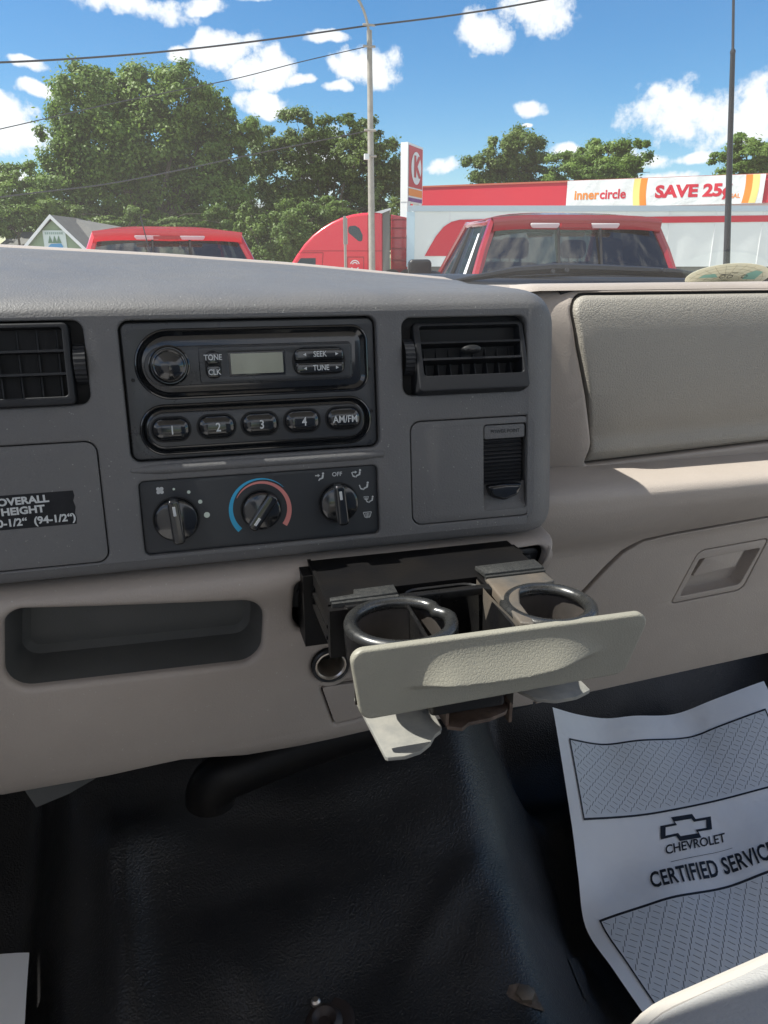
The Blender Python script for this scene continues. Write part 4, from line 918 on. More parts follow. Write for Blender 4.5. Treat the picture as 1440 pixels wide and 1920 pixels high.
# ---- box trailer
tp = VPl(765, 385, 39)
u0, zt_ = tp.uv(765, 388); u1 = tp.uv(1560, 388)[0]; zb = GROUND+1.15
tr_ = thing("semi_trailer", "long white box trailer with a red swoosh and stripe parked across the lot", "trailer", tuple(tp.W((u0+u1)/2, GROUND, 0)))
mb = MB(); 
P = []
for k in range(0, 61):
    u = u0+.28+(u1-u0-.28)*k/60; P.append([tp.W(u, z, .012*math.sin(k*1.3)) for z in (zb, zb+1, zt_-.15)])
mb.grid(P); mb.box(u0+.28, u1, -2.55, -.03, zb, zt_, W=lambda u, d, v: tp.W(u, v, d)); mb.build("body", M['truckwhite'], tr_)
mb = MB(); mb.box(u0, u1, -.05, .06, zt_-.20, zt_+.06, W=lambda u, d, v: tp.W(u, v, d)); mb.build("top_rail", M['rail'], tr_, smooth=False)
mb = MB(); mb.box(u0-.05, u0+.33, -.3, .05, zb, zt_-.22, W=lambda u, d, v: tp.W(u, v, d)); mb.build("corner_post", mat('pale blue post', (.55, .70, .78), .4), tr_, smooth=False)
for px in (843, 922, 1000, 1090, 1172, 1254, 1340, 1428):
    u = tp.uv(px, 430)[0]; mb = MB(); mb.box(u-.025, u+.025, .0, .03, zb, zt_-.2, W=lambda a, d, v: tp.W(a, v, d)); mb.build("panel_seam", M['whitepaint'], tr_, smooth=False)
mb = MB(); sw = [tp.uv(*p) for p in ((796, 480), (806, 462), (818, 442), (832, 425), (846, 416), (862, 412), (905, 411), (1240, 406), (1600, 402), (1600, 414), (1240, 418), (960, 424), (900, 440), (850, 480))][::-1]
flat(mb, sw, .035, tp.W); mb.build("red_swoosh", M['redplain'], tr_, smooth=False)
mb = MB(); mb.box(u0+.3, u1, -2.5, -.1, zb-.3, zb, W=lambda u, d, v: tp.W(u, v, d)); mb.build("chassis", M['greypart'], tr_)
for uu in (u0+2, u1-3, u1-1.7):
    mb = MB(); c = tp.W(uu, GROUND+.5, -.3); mb.tube([c+tp.n*.28, c-tp.n*.1], .5, 28); mb.build("wheel", M['tyre'], tr_)

# ---- semi tractor with sleeper
sp = VPl(650, 460, 38); S = lambda *q: [sp.uv(*p) for p in q]
ts = thing("semi_truck", "bright red semi tractor with a tall rounded sleeper roof, side-on behind the post sign", "semi truck", tuple(sp.W(0, GROUND, -1)))
top = S((545, 496), (556, 478), (570, 458), (586, 441), (604, 427), (622, 416), (640, 408), (660, 402), (680, 399), (700, 398), (714, 396), (717, 400))
zb_ = GROUND+.6; body_o = [(top[0][0]-1.6, zb_), (top[-1][0], zb_)]+top[::-1]+[(top[0][0]-.2, top[0][1]-.45), (top[0][0]-1.6, top[0][1]-.75)]
mb = MB(); plate(body_o, [], 0, -2.3, .14, sp.W, 6, mb=mb, back=True); mb.build("cab_body", M['redpaint'], ts, ang=30)
mb = MB(); flat(mb, rp(S((653, 424), (653, 436), (672, 452), (679, 453), (680, 441), (674, 428), (666, 423)), .12, 4), .012, sp.W); mb.build("sleeper_window", M['darkglass'], ts, smooth=False)
mb = MB(); flat(mb, S((555, 496), (564, 484), (592, 484), (592, 530), (548, 530)), .012, sp.W); mb.build("door_window", M['darkglass'], ts, smooth=False)
mb = MB()
a, b = S((560, 470.5), (717, 470.5)); bar2(mb, a, b, .025, .012, sp.W); a, b = S((690, 402), (690, 515)); bar2(mb, a, b, .03, .012, sp.W)
for q in (S((652, 482), (682, 482)), S((682, 482), (682, 520)), S((652, 482), (652, 520)), S((559, 474), (606, 474)), S((606, 474), (604, 500))): bar2(mb, q[0], q[1], .03, .012, sp.W)
mb.build("panel_gaps", mat('gap red', (.22, .008, .014), .5), ts, smooth=False)
mb = MB(); c = S((665.5, 497))[0]
for r, a0, a1 in ((.21, 15, 165), (.12, 20, 160), (.20, 215, 325)):
    P = [[sp.W(c[0]+rr_*math.cos(R(a)), c[1]+rr_*math.sin(R(a)), .014) for rr_ in (r-.022, r+.022)] for a in np.linspace(a0, a1, 18)]; mb.grid(P)
mb.build("emblem", M['whitepaint'], ts, smooth=False)
mb = MB(); g = S((717, 398), (731, 392), (731, 600), (717, 600)); plate([g[3], g[2], g[1], g[0]], [], -.1, -2.2, .03, sp.W, 2, mb=mb, back=True); mb.build("gap_fairing", M['greypart'], ts)
mb = MB(); g = S((702, 398), (732, 390), (733, 393), (716, 400)); flat(mb, g, .02, sp.W); plate(g[::-1], [], 0, -2.2, .01, sp.W, 1, mb=mb, back=True); mb.build("roof_wing", M['whitepaint'], ts)
for px in (575, 735, 765):
    c = Vector(sp.W(sp.uv(px, 500)[0], GROUND+.52, -.25)); mb = MB(); mb.tube([c+sp.n*.2, c-sp.n*.15], .52, 28); mb.build("wheel", M['tyre'], ts)
s2 = VPl(745, 450, 41); q = [s2.uv(*p) for p in ((733, 600), (764, 600), (764, 408), (733, 402))]
t2 = thing("flatbed_truck", "dark red truck body seen between the semi's grey fairing and the white trailer", "truck", tuple(s2.W(0, GROUND, -1)))
mb = MB(); plate(q, [], 0, -2.0, .05, s2.W, 3, mb=mb, back=True); mb.build("body", M['maroon'], t2)
M['rib'] = mat('rib grey', (.20, .012, .022), .6)
for y in (412, 428, 446, 466, 488, 506): a, b = s2.uv(734, y), s2.uv(763, y); mb = MB(); bar2(mb, a, b, .07, .02, s2.W); mb.build("body_rib", M['rib'], t2, smooth=False)

# ---- filling-station building with banner
fp = VPl(795, 350, 57, R(23))
def Fq(*q): return [fp.uv(*p) for p in q]
fa, fb = Fq((766, 386), (1600, 300)); uL = Fq((770, 380))[0][0]; uR = fp.uv(1520, 340)[0]
zt0 = fp.uv(795, 351)[1]; zt1 = fp.uv(1436, 329)[1]; print('fascia top z', zt0, zt1, 'bottom', fp.uv(795, 384)[1], fp.uv(1436, 374)[1])
ztop = (zt0+zt1)/2; zbot = ztop-1.5
gs = thing("gas_station", "low convenience store with a long red fascia behind the white trailer", "store", tuple(fp.W(5, GROUND, -5)))
mb = MB(); mb.box(uL, uR, -9, 0, zbot, ztop, W=lambda u, d, v: fp.W(u, v, d)); mb.build("fascia", M['redplain'], gs, smooth=False)
mb = MB(); mb.box(uL+.1, uR-.1, -8.5, -.6, GROUND, zbot, W=lambda u, d, v: fp.W(u, v, d)); mb.build("wall", M['whitepaint'], gs, smooth=False)
mb = MB(); mb.box(uL-.05, uR+.05, -9, .06, ztop, ztop+.10, W=lambda u, d, v: fp.W(u, v, d)); mb.build("fascia_cap", mat('cap brick', (.45, .10, .06), .6), gs, smooth=False)
bu0, bu1 = fp.uv(1064, 350)[0], fp.uv(1433, 350)[0]
bn = thing("promotion_banner", "white vinyl banner with orange and red lettering hung on the red fascia", "banner", tuple(fp.W((bu0+bu1)/2, zbot, .1)))
zc = (zbot+ztop)/2
def WB(u, v, d): return fp.W(u, v, .10+d+.03*math.sin(u*3)*math.sin(v*2))
mb = MB(); mb.grid([[WB(bu0+(bu1-bu0)*i/60, zbot-.05+(ztop+.12-zbot)*j/8, 0) for i in range(61)] for j in range(9)]); mb.build("sheet", M['banner'], bn, ang=60)
def fit_text(name, parts, x0, x1, py, size, bold, ang_mats, sx=1.0, par=bn):
    a = fp.uv(x0, py); b = fp.uv(x1, py); tmp = MB(); text(tmp, ''.join(p for p, _ in parts), size, 0, 0, 0, lambda u, v, d: Vector((u, v, 0)), bold=bold); w0 = max(q[0] for q in tmp.v); s_ = (b[0]-a[0])/w0
    cur = 0
    for p, mm in parts:
        t1 = MB(); text(t1, p, size, 0, 0, 0, lambda u, v, d: Vector((u, v, 0)), bold=bold)
        mb = MB(); text(mb, p, size, a[0]+cur*s_, a[1], .012, WB, bold=bold, sx=s_); mb.build("lettering", mm, par, smooth=False); cur += max(q[0] for q in t1.v)+size*.04
fit_text("l", [("inner", M['orange']), ("circle", M['redplain'])], 1077, 1172, 367, .78, .022, None)
fit_text("l", [("SAVE 25\u00a2", M['redplain'])], 1229, 1372, 361, .95, .045, None)
mb = MB(); a = fp.uv(1366, 368); text(mb, "GAL", .34, a[0], a[1], .012, WB, bold=.008); mb.build("lettering", M['orange'], bn, smooth=False)
for x, w, m1, m2 in ((1194, 25, 'yellow', 'orange'), (1389, 26, 'orange', 'yellow')):
    a = fp.uv(x, 355)[0]; b = fp.uv(x+w, 355)[0]; c = (a+b)/2
    for lo, hi, mm in ((a, c, m1), (c, b, m2)):
        mb = MB(); sg = -1 if m1 == 'yellow' else 1
        mb.grid([[WB(lo+(hi-lo)*i/4+sg*.22*math.sin(math.pi*(j/10)*.5+.6), zbot-.02+(ztop+.08-zbot)*j/10, .008) for i in range(5)] for j in range(11)]); mb.build("stripe", M[mm], bn)

# ---- pylon sign
pc0 = Vector(atD(765, 266, 45)); zs1 = pc0.z; zs0 = atD(765, 378, 45)[2]
va = math.atan2(pc0.x, pc0.y)  # view azimuth
e1 = Vector((math.sin(va+R(20)), math.cos(va+R(20)), 0)); e2 = Vector((e1.y, -e1.x, 0))   # e1 runs away along the face, e2 = face normal (to the right)
def WP(u, v, d): return Vector((pc0.x+e1.x*u+e2.x*d, pc0.y+e1.y*u+e2.y*d, v))
FWd = 2.55; TH = .42
sg = thing("pylon_sign", "tall red and white store sign with a white circled K, standing behind the trailer", "sign", tuple(WP(1.2, GROUND, -.2)))
mb = MB(); mb.box(0, FWd, -TH, 0, zs0, zs1, W=lambda u, d, v: WP(u, v, d)); mb.build("cabinet", M['whitepaint'], sg, smooth=False)
mb = MB(); mb.box(.02, .5, -TH-.01, -.02, GROUND, zs0, W=lambda u, d, v: WP(u, v, d)); mb.box(FWd-.5, FWd-.05, -TH+.02, -.02, GROUND, zs0, W=lambda u, d, v: WP(u, v, d)); mb.build("sign_post", M['whitepaint'], sg, smooth=False)
H = zs1-zs0
mb = MB(); flat(mb, [(.12, zs0+H*.26), (FWd-.12, zs0+H*.26), (FWd-.12, zs1-.12), (.12, zs1-.12)], .02, WP); mb.build("red_face", M['signred'], sg, smooth=False)
mb = MB(); flat(mb, [(.12, zs0+H*.11), (FWd-.12, zs0+H*.11), (FWd-.12, zs0+H*.235), (.12, zs0+H*.235)], .02, WP); mb.build("orange_face", M['orange'], sg, smooth=False)
mb = MB(); flat(mb, [(.12, zs0+.04), (FWd-.12, zs0+.04), (FWd-.12, zs0+H*.08), (.12, zs0+H*.08)], .02, WP); mb.build("purple_face", M['purple'], sg, smooth=False)
cu, cv2 = FWd*.52, zs0+H*.60
mb = MB(); disc(mb, cu, cv2, .84, .04, WP, 48); mb.build("white_disc", M['whitepaint'], sg, smooth=False)
mb = MB(); text(mb, "K", 1.45, cu+.10, cv2+.02, .06, WP, bold=.07, align='CENTER', sx=1.15); mb.build("lettering", M['signred'], sg, smooth=False)

# ---- utility pole and lamp
pb = Vector(atD(697, 480, 38)); pT = Vector(atD(692.5, 57, 38)); base = Vector((pb.x+.02, pb.y, GROUND))
up_ = thing("utility_pole", "tall grey wooden utility pole with a curved lamp arm reaching up to the left", "utility pole", tuple(base))
mb = MB(); mb.tube([base, base.lerp(pT, .5), pT], [.17, .145, .115], 14); mb.build("pole", M['steel'], up_)
mb = MB(); mb.tube([Vector(atD(x, y, 37.7)) for x, y in smoothtab([(693, 90), (692, 66), (689, 45), (682, 20), (671, -2), (655, -22), (620, -35)], 4)], .06, 8); mb.build("lamp_arm", M['steel'], up_)
lh = Vector(atD(610, -38, 37.7)); mb = MB(); mb.lathe([(.05, .12), (.25, .1), (.32, 0), (.2, -.08), (.001, -.1)], (lh.x, lh.y), WH(lh.z), 16); mb.build("lamp_head", M['steel'], up_)
mb = MB()
for y in (48, 88, 245, 293):
    q = Vector(atD(692+(y-60)*.012, y, 37.8)); mb.tube([q+Vector((-.3, -.1, 0)), q+Vector((.25, -.1, 0))], .05, 8)
mb.build("bracket", M['steel'], up_)
q = Vector(atD(688, 294, 37.6)); mb = MB(); mb.box(q.x-.12, q.x+.08, q.y-.1, q.y+.1, q.z-.12, q.z+.12); mb.build("junction_box", M['whitepaint'], up_)
def wire(pts, r, label, Ds):
    q = smoothtab(pts, 6); n = len(q); P = [Vector(atD(x, y, Ds[0]+(Ds[1]-Ds[0])*i/(n-1))) for i, (x, y) in enumerate(q)]
    o = MB().tube(P, r, 6).build("overhead_wire", M['rod']); tag(o, label, "wire", "overhead wires on the utility pole")
wire([(-120, 118), (0, 117), (170, 108), (345, 93), (520, 72), (690, 48)], .036, "thick black overhead wire, topmost, running left from the pole top", (33, 37.8))
wire([(692, 48), (860, 27), (1030, -2), (1300, -60)], .036, "thick black overhead wire running from the pole top to the right", (37.8, 36))
wire([(-120, 268), (0, 242), (220, 192), (430, 150), (560, 117), (685, 88)], .018, "thin overhead wire crossing the big tree and clouds below the topmost wire", (33, 37.8))
wire([(-120, 385), (60, 362), (200, 345), (340, 318), (480, 288), (692, 245)], .024, "pale low overhead wire sagging across the middle of the big tree", (33, 37.8))

# ---- post sign seen edge-on
pp_ = Vector(atD(648, 505, 24)); pt_ = Vector(atD(646.5, 405, 24))
ps = thing("street_sign", "narrow grey road sign seen almost edge-on, on a thin post before the red semi", "road sign", (pp_.x, pp_.y, GROUND))
mb = MB(); mb.box(pp_.x-.035, pp_.x+.035, pp_.y-.03, pp_.y+.03, GROUND, pt_.z); mb.build("post", M['steel'], ps, smooth=False)
a = Vector(atD(646, 408, 24)); b = Vector(atD(646, 458, 24)); dd = Vector((math.sin(R(12)+R(9)), math.cos(R(21)), 0)); nn_ = Vector((dd.y, -dd.x, 0))
mb = MB(); mb.add([Vector((pp_.x, pp_.y-.05, z))+dd*s+nn_*t for z in (b.z, a.z) for s, t in ((-.38, -.01), (.38, -.01), (.38, .01), (-.38, .01))], [(0, 1, 2, 3), (7, 6, 5, 4), (0, 4, 5, 1), (1, 5, 6, 2), (2, 6, 7, 3), (3, 7, 4, 0)]); mb.build("sign_panel", M['steel'], ps, smooth=False)

# ---- house with green gable
hp = VPl(97, 405, 50); Hq = lambda *q: [hp.uv(*p) for p in q]
hs_ = thing("green_gabled_building", "small green gabled building with white trim, grey shingle roofs and a picture sign", "building", tuple(hp.W(0, GROUND, -4)))
(ga, gb, gt) = Hq((45, 463), (163, 463), (97, 403)); slope = (gt[1]-ga[1])/(gt[0]-ga[0]); ez = ga[1]-.5
mb = MB(); mb.add([hp.W(u, v, d) for d in (0, -6) for u, v in ((ga[0]-.2, GROUND), (gb[0]+.2, GROUND), (gb[0]+.2, ez+.3), (gt[0], gt[1]-.25), (ga[0]-.2, ez+.3))], [(0, 1, 2, 3, 4), (9, 8, 7, 6, 5), (0, 5, 6, 1), (1, 6, 7, 2), (4, 9, 5, 0)]); mb.build("wall", M['greenwall'], hs_, smooth=False)
def slab(name, pts, d0, d1, th, m):
    mb = MB(); v = []
    for d in (d0, d1):
        for u, z in pts: v += [hp.W(u, z, d), hp.W(u, z-th, d)]
    n = len(pts); f = []
    for i in range(n-1): f += [(2*i, 2*i+2, 2*n+2*i+2, 2*n+2*i), (2*i+1, 2*n+2*i+1, 2*n+2*i+3, 2*i+3), (2*i, 2*i+1, 2*i+3, 2*i+2), (2*n+2*i, 2*n+2*i+2, 2*n+2*i+3, 2*n+2*i+1)]
    f += [(0, 2*n, 2*n+1, 1), (2*n-2, 2*n-1, 4*n-1, 4*n-2)]; mb.add(v, f); return mb.build(name, m, hs_, smooth=False)
e0 = (ga[0]-.5, ga[1]-.62*.9); e1_ = (gb[0]+.5, gb[1]-.55)
slab("roof", [e0, (gt[0], gt[1]), e1_], .25, -7, .12, M['roofshingle']); slab("trim", [e0, (gt[0], gt[1]+.02), e1_], .32, .255, .22, M['whitepaint'])
# main roofs behind
(ra, rb, rc, rd) = Hq((-60, 428), (60, 431), (60, 470), (-60, 470))
mb = MB(); mb.add([hp.W(ra[0], ra[1], -6), hp.W(rb[0], rb[1], -6), hp.W(rc[0]+.5, rc[1]-.4, -1.5), hp.W(rd[0], rd[1]-.4, -1.5)], [(0, 1, 2, 3)])
(ra2, rb2, rc2) = Hq((105, 405), (235, 430), (235, 475)); mb.add([hp.W(ra2[0], ra2[1]-.02, -3), hp.W(rb2[0], rb2[1], -5), hp.W(rc2[0]+.3, rc2[1]-.4, -1), hp.W(ra2[0]+.5, rc2[1]-.4, -1)], [(0, 1, 2, 3)])
rf = mb.build("roof", M['roofshingle'], hs_, smooth=False)
mb = MB(); mb.box(rd[0], rc2[0]+.2, -6, -1.7, GROUND, rd[1]-.35, W=lambda u, d, v: hp.W(u, v, d)); mb.build("wall", M['greenwall'], hs_, smooth=False)
c = Hq((51, 436))[0]; mb = MB(); q = hp.W(c[0], c[1], -2.5); mb.tube([q-Vector((0, 0, .3)), q, q+Vector((0, 0, .35)), q+Vector((0, 0, .36)), q+Vector((0, 0, .62))], [.22, .14, .07, .05, .05], 10); mb.build("roof_vent", M['whitepaint'], hs_)
(a, b) = Hq((80, 432), (127, 466)); mb = MB(); mb.box(a[0], b[0], .02, .06, b[1]-.2, a[1], W=lambda u, d, v: hp.W(u, v, d)); pn = mb.build("picture_sign", mat('pale sign', (.60, .68, .66), .5), hs_, smooth=False)
w_, h_ = b[0]-a[0], a[1]-b[1]
mb = MB(); flat(mb, rp([(a[0]+.1, b[1]-.0), (b[0]-.15, b[1]-.02), (b[0]-.3, b[1]+.28), (a[0]+.4, b[1]+.25)], .1, 3), .08, hp.W); mb.build("blue_shapes", mat('water blue', (.08, .30, .55), .5), pn, smooth=False)
mb = MB()
for k in (.3, .5, .68): flat(mb, [(a[0]+w_*k-.14, b[1]+.3), (a[0]+w_*k+.14, b[1]+.3), (a[0]+w_*k, b[1]+.72)], .08, hp.W)
mb.build("boat_shapes", mat('boat green', (.12, .22, .14), .5), pn, smooth=False)
mb = MB()
for k in range(9): u = a[0]+w_*(.1+.09*k); mb.box(u, u+w_*.06, .075, .08, a[1]-.22, a[1]-.10, W=lambda x, d, v: hp.W(x, v, d))
mb.build("worn_letter_marks", mat('faint green', (.30, .40, .36), .5), pn, smooth=False)

# ---- pickups (local: x right, y forward, z up from ground, origin under the rear window)
def pickup(loc, rz, label, paint, details):
    t = thing("pickup_truck", label, "pickup truck", loc, "red pickup trucks parked ahead", rz)
    def B(mb, name, m, par=t, **k): return mb.build(name, m, par, local=True, **k)
    # lower body: side profile lofted across
    sec = [(-1.95, .62, 1.32), (-1.9, .55, 1.36), (0, .5, 1.37), (2.1, .5, 1.30), (2.4, .5, 1.24), (3.3, .5, 1.16), (3.65, .55, 1.0), (3.7, .6, .8)]
    P = []
    for y, z0, z1 in sec:
        w = 1.0-(.06 if y > 3.2 or y < -1.93 else 0)
        P.append([(-w, y, z0), (-w-.01, y, (z0+z1)/2), (-w, y, z1-.12), (-w+.05, y, z1-.02), (-w+.12, y, z1), (0, y, z1+(.04 if y > 2 else 0)), (w-.12, y, z1), (w-.05, y, z1-.02), (w, y, z1-.12), (w+.01, y, (z0+z1)/2), (w, y, z0)])
    mb = MB(); mb.grid(P); mb.add(P[0], [tuple(range(11))]); mb.add(P[-1], [tuple(range(11))[::-1]]); B(mb, "body", paint, ang=40)
    # greenhouse frame
    bl = [(-.93, .0, 1.36), (-.90, 2.45, 1.30)]; tpz = 1.88
    Rr = lambda s: Vector((s*.745, .20, 1.86)); Br = lambda s: Vector((s*.925, .0, 1.36)); Rf = lambda s: Vector((s*.70, 1.55, 1.87)); Bf = lambda s: Vector((s*.90, 2.40, 1.28))
    mb = MB(); P = []
    for j in range(13):
        v = j/12; row = []
        for i in range(17):
            a = i/16; w = .745+(.70-.745)*v; x = -w+2*w*a; e = (2*a-1)
            row.append((x*(1.03), .14+1.46*v, 1.875+.075*(1-abs(e)**4)*math.sin(math.pi*(.12+.76*v))+.0))
        P.append(row)
    mb.grid(P)
    P2 = [[(x, y-.03, z-.0) for x, y, z in P[0]], [(x*.985, y-.045, z-.055) for x, y, z in P[0]], [(x*.99, y-.02, z-.12+.02*abs(x)) for x, y, z in P[0]]]; mb.grid([P[0]]+P2)
    B(mb, "roof", paint, ang=50)
    for s in (-1, 1):
        mb = MB(); mb.tube([Br(s)+Vector((s*.01, .02, -.06)), Br(s).lerp(Rr(s), .5)+Vector((0, .03, .0)), Rr(s)+Vector((-s*.01, .02, -.015)), Rr(s)+Vector((-s*.02, .25, -.01)), Rf(s)+Vector((0, -.1, -.01)), Rf(s), Bf(s)], [.05, .045, .045, .035, .035, .035, .04], 8); B(mb, "pillar", paint)
        mb = MB()
        for y in (.55, 1.35): a = Vector((s*.915, y, 1.34)); b = Vector((s*.715, y+.02 if y < 1 else y-.1, 1.83)); mb.tube([a, b], .035, 8)
        B(mb, "door_pillar", M['blackrub'])
        mb = MB(); q = [Br(s)+Vector((0, .06, 0)), Bf(s), Rf(s), Rr(s)+Vector((0, .05, 0))]; mb.add([(p.x*.995, p.y, p.z) for p in q], [(0, 1, 2, 3)]); B(mb, "side_window", M['darkglass'] if details else M['autoglass'], smooth=False)
        mb = MB(); plate(rr(min(s*1.0, s*1.26), 1.34, max(s*1.0, s*1.26), 1.54, .05), [], 0, -.1, .03, lambda u, v, d: Vector((u, 2.02-d, v)), 3, mb=mb, back=True); mb.tube([(s*.9, 2.06, 1.38), (s*1.05, 2.06, 1.40)], .03, 8); B(mb, "side_mirror", M['blackrub'])
    mb = MB(); P = [[Br(-1).lerp(Br(1), i/10).lerp(Rr(-1).lerp(Rr(1), i/10), j/4)+Vector((0, -.05*(1-(2*i/10-1)**2), -.05*(j/4))) for i in range(11)] for j in range(5)]; mb.grid(P); B(mb, "rear_window", M['autoglass'], ang=60)
    mb = MB(); mb.add([Bf(-1), Bf(1), Rf(1), Rf(-1)], [(0, 1, 2, 3)]); B(mb, "front_window", M['clearglass'], smooth=False)
    mb = MB()
    for x in (-.18, .20): a = Vector((x*1.02, -.06, 1.36)); b = Vector((x, .10, 1.80)); mb.tube([a, b], .011, 6)
    B(mb, "window_divider", M['blackrub'])
    lw = .27
    for x in (-.42, .12) if details else (-.34, .12):
        mb = MB(); plate(rp([(x, 1.795), (x+.22, 1.795), (x+.25, 1.835), (x-.03, 1.835)], .01, 2), [], .02, 0, .006, lambda u, v, d: Vector((u, .075-d, v)), 2, mb=mb); B(mb, "cargo_lamp", M['lamp'])
    mb = MB(); mb.box(-.17, .10, .05, .09, 1.80, 1.832); B(mb, "brake_light", mat('lamp red', (.35, .01, .02), .3), smooth=False)
    mb = MB(); mb.box(-.9, .9, .05, 2.4, 1.0, 1.05); mb.box(-.88, .88, 2.0, 2.4, 1.05, 1.26); B(mb, "cabin_floor", M['interior'], smooth=False)
    for x, y in ((-.45, .45), (.45, .45), (-.42, 1.35), (.42, 1.35)):
        mb = MB(); plate(rr(x-.26, 1.0, x+.26, 1.52, .1), [], 0, -.14, .04, lambda u, v, d, y=y: Vector((u, y-d, v)), 3, mb=mb, back=True)
        plate(rr(x-.13, 1.55, x+.13, 1.73, .06), [], -.02, -.12, .04, lambda u, v, d, y=y: Vector((u, y-d, v)), 3, mb=mb, back=True); mb.tube([(x-.05, y+.05, 1.5), (x-.05, y+.06, 1.58)], .008, 6); mb.tube([(x+.05, y+.05, 1.5), (x+.05, y+.06, 1.58)], .008, 6); B(mb, "seat", M['interior'])
    for x in (-.96, .96):
        for y in (-1.0, 2.75):
            mb = MB(); sgn = 1 if x > 0 else -1; mb.tube([(x-sgn*.16, y, .40), (x+sgn*.06, y, .40)], .40, 28); w = B(mb, "wheel", M['tyre']); mb = MB(); mb.tube([(x+sgn*.04, y, .40), (x+sgn*.07, y, .40)], [.24, .22], 20); r_ = mb.build("rim", M['rail'], w, local=True)
    mb = MB(); mb.box(-.98, .98, -2.15, -1.96, .55, .75); B(mb, "bumper", M['rail'])
    for s in (-1, 1): mb = MB(); mb.box(min(s*.86, s*1.0), max(s*.86, s*1.0), -1.985, -1.93, .85, 1.28); B(mb, "tail_light", mat('tail lamp', (.35, .01, .02), .2))
    if details:
        mb = MB(); q = [Vector((-.935, .33, 1.42)), Vector((-.93, .47, 1.42)), Vector((-.80, .49, 1.76)), Vector((-.81, .38, 1.76))]; mb.add([p+Vector((-.012, 0, 0)) for p in q], [(0, 1, 2, 3)]); B(mb, "window_paper", M['paper'], smooth=False)
    else:
        mb = MB(); q = [Vector((.80+.13*(1-v), .25+a*.9, 1.40+.40*v)) for v in (0, 1) for a in (0, 1)]
        mb.tube([(-.2, -.13, 1.5), (-.28, .02, 2.02)], .006, 5); B(mb, "roof_antenna", M['rod'])
    t.scale = (1, 1, 1.038) if details else (1, 1, 1)
    return t
dR = atD(1088, 470, 7.15); pickup((dR[0], dR[1], GROUND), R(-10), "dark red pickup seen through the windshield in front of the white trailer", M['maroon'], True)
dL = atD(322, 470, 8.6); pickup((dL[0], dL[1], GROUND), R(4), "bright red pickup in front of the very large tree, right of the green gable", M['redpaint'], False)

# ---- trees
def tree(name, label, D, blobs, trunk_px, n, leaf, m, group, seed=1, thick=.35):
    g = np.random.default_rng(seed); V = []; 
    tx, ty = trunk_px; tb = Vector(atD(tx, 480, D)); tb.z = GROUND
    t = thing(name, label, "tree", tuple(tb), group)
    sc = D/1480; tot = sum((b[2]*b[3])**.85 for b in blobs); cents = []
    C_, N_ = [], []
    for (bx, by, bw, bh) in blobs:
        c = np.array(atD(bx, by, D)); dep = g.uniform(-.5, .5)*bw*sc*1.2; vd = c/np.linalg.norm(c); vd[2] = 0
        rt_ = np.array([vd[1], -vd[0], 0]); c = c+vd*dep; k = int(n*3*(bw*bh)**.85/tot); cents.append(Vector(c))
        # sub-clumps on and inside the ellipsoid
        m_ = max(10, int(bw*bh/60)); u = g.normal(size=(m_, 3)); u /= np.linalg.norm(u, axis=1)[:, None]; r = g.uniform(.25, 1.0, m_)**.5
        sub = u*r[:, None]; rad = g.uniform(.14, .42, m_); idx = g.integers(0, m_, k)
        w = g.normal(size=(k, 3)); w /= np.linalg.norm(w, axis=1)[:, None]; rr_ = np.abs(g.normal(size=k))*.45+.35
        q = sub[idx]+w*(rad[idx]*rr_)[:, None]*np.array([1, 1, .8])
        ax = np.array([bw*sc, min(bw, bh*1.2)*sc, bh*sc])
        P = c+q[:, 0:1]*ax[0]*rt_+q[:, 1:2]*ax[1]*vd+q[:, 2:3]*ax[2]*np.array([0, 0, 1])
        nr = w*.9+u[idx]*.4+g.normal(size=(k, 3))*.55+np.array([0, 0, .45]); nr /= np.linalg.norm(nr, axis=1)[:, None]
        C_.append(P); N_.append(nr)
    P = np.concatenate(C_); nr = np.concatenate(N_); keep = P[:, 2] > GROUND+.2; P = P[keep]; nr = nr[keep]; k = len(P)
    a = np.cross(nr, g.normal(size=(k, 3))); a /= np.linalg.norm(a, axis=1)[:, None]; b = np.cross(nr, a); s = leaf*.46*g.uniform(.5, 1.4, k)[:, None]
    a = a*s; b = b*s*.62
    vv = np.stack([P-a, P-b*.9, P+a, P+b*.9], 1).reshape(-1, 3)-np.array(tb)
    me = bpy.data.meshes.new("crown"); me.vertices.add(4*k); me.vertices.foreach_set('co', vv.ravel()); me.loops.add(4*k); me.loops.foreach_set('vertex_index', np.arange(4*k, dtype=np.int32)); me.polygons.add(k); me.polygons.foreach_set('loop_start', np.arange(0, 4*k, 4, dtype=np.int32)); me.update(calc_edges=True); me.validate()
    me.materials.append(m); o = bpy.data.objects.new("crown", me); col.objects.link(o); o.parent = t
    mb = MB(); topc = sum(cents, Vector())/len(cents); h = max(1.5, (min(c.z for c in cents)-GROUND)); fork = Vector((tb.x, tb.y, GROUND+h*.7+.5))
    mb.tube([tb, fork], [thick, thick*.75], 10)
    for c in cents:
        mid = fork.lerp(c, .5)+Vector((g.uniform(-.5, .5), g.uniform(-.5, .5), .6)); mb.tube([fork-Vector((0, 0, .2)), mid, c], [thick*.5, thick*.28, thick*.08], 6)
        for _ in range(3):
            e = c+Vector(g.normal(size=3)*np.array([.8, .8, .35])); mb.tube([mid.lerp(c, g.uniform(.3, .9)), e], [thick*.12, .02], 4)
    mb.build("trunk", M['bark'], t); return t
tg = "trees beyond the lot"
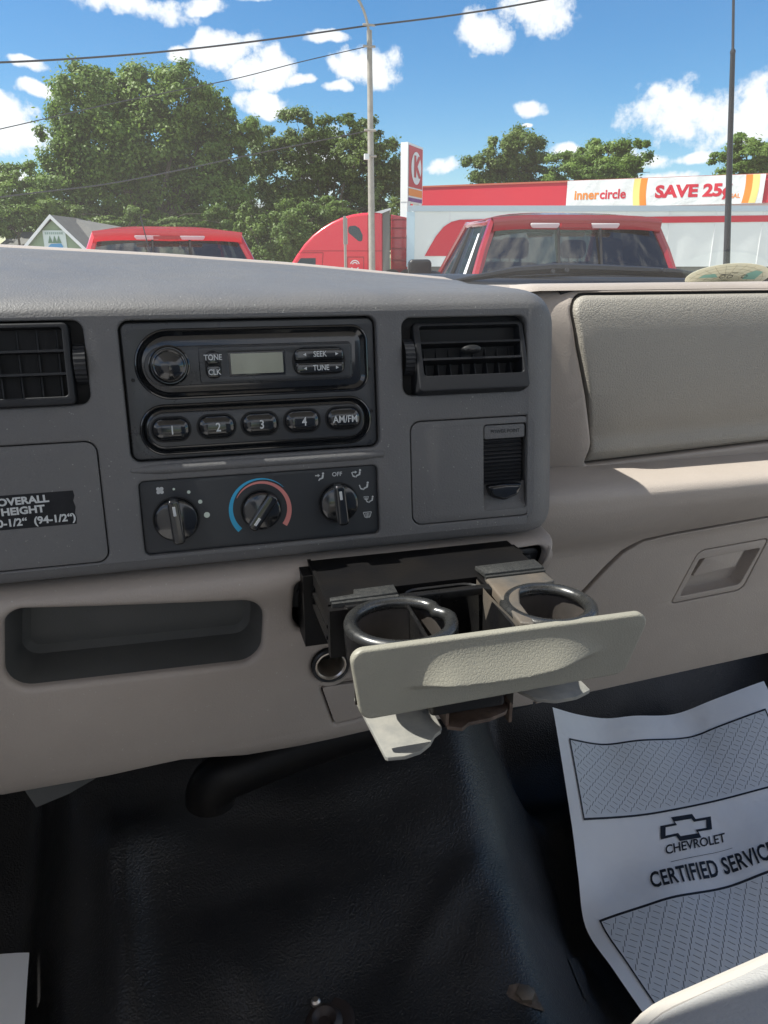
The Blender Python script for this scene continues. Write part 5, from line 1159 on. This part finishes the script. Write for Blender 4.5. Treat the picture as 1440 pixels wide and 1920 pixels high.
tree("broadleaf_tree", "very large dense green tree, its domed crown above the green gable and bright red pickup", 62,
     [(150, 205, 52, 58), (205, 178, 50, 40), (262, 182, 55, 52), (335, 190, 58, 52), (392, 225, 45, 55), (115, 290, 40, 60), (190, 270, 70, 70), (285, 265, 70, 70), (370, 290, 68, 70), (430, 300, 38, 60),
      (110, 370, 55, 50), (200, 360, 80, 60), (300, 350, 80, 60), (400, 370, 75, 60), (150, 425, 90, 40), (280, 425, 90, 40), (400, 430, 80, 40), (455, 250, 30, 35)], (290, 450), 60000, .30, M['leaf'], tg, 3, .5)
tree("broadleaf_tree", "airy mid-height tree group crown behind the utility pole with sky gaps near its top", 66,
     [(515, 265, 38, 32), (565, 245, 42, 35), (640, 245, 45, 32), (690, 265, 38, 36), (730, 300, 30, 45), (530, 330, 60, 50), (600, 320, 35, 40), (680, 335, 65, 45), (560, 400, 75, 50), (650, 400, 80, 50), (725, 380, 45, 60), (480, 300, 35, 45), (490, 390, 40, 50), (690, 440, 70, 40), (755, 340, 14, 50), (600, 300, 60, 40), (660, 310, 50, 40), (640, 430, 120, 50), (520, 420, 60, 50)], (620, 450), 36000, .30, M['leaf3'], tg, 5, .35)
tree("broadleaf_tree", "small loose tree at the far left edge beside the very large tree", 58, [(35, 330, 38, 28), (15, 365, 40, 26), (60, 385, 45, 26), (0, 400, 40, 25), (-60, 360, 60, 50)], (20, 440), 6500, .26, M['leaf'], tg, 8, .18)
tree("broadleaf_tree", "dark rounded tree above the red fascia, nearest the pylon sign", 78, [(905, 318, 36, 30), (950, 290, 36, 40), (990, 285, 38, 36), (970, 330, 70, 30), (1010, 320, 30, 30)], (960, 420), 14000, .30, M['leaf3'], tg, 11, .3)
tree("broadleaf_tree", "broad lighter tree rising above the banner's left end", 76, [(1055, 315, 36, 24), (1090, 300, 34, 30), (1140, 280, 40, 30), (1180, 290, 34, 36), (1120, 325, 70, 24), (1195, 320, 24, 22)], (1120, 420), 13000, .30, M['leaf'], tg, 12, .3)
tree("broadleaf_tree", "tree crown at the right edge behind the black antenna", 72, [(1360, 300, 26, 20), (1395, 282, 34, 24), (1430, 300, 36, 30), (1400, 320, 60, 18), (1490, 300, 40, 40)], (1400, 420), 9500, .28, M['leaf'], tg, 13, .3)
sg_ = "bushes behind the trucks"
def bush(label, D, blobs, px, n, seed, m='leaf2'): t = tree("leafy_bush", label, D, blobs, px, n, .22, M[m], sg_, seed, .08); t['category'] = 'bush'
bush("bright green bush between the bright red pickup and the red semi", 50, [(500, 450, 40, 40), (465, 420, 22, 30), (540, 440, 35, 45), (500, 490, 60, 30), (520, 400, 18, 24)], (500, 500), 9000, 21)
bush("bright green bush above the sloping nose of the red semi", 52, [(590, 410, 45, 28), (560, 440, 30, 40), (650, 395, 40, 18), (610, 385, 30, 20)], (590, 500), 7500, 22)
bush("low yellow-green bush at the left edge behind the grey roof", 54, [(40, 400, 45, 22), (0, 415, 50, 22), (90, 395, 30, 20), (-60, 410, 60, 30)], (40, 480), 6000, 23)
bush("low sunlit bush in front of the very large tree, right of the green gable", 55, [(135, 400, 34, 20), (205, 418, 40, 14), (262, 402, 26, 24), (335, 424, 50, 14), (410, 415, 34, 24), (450, 400, 16, 20)], (230, 480), 8000, 24)
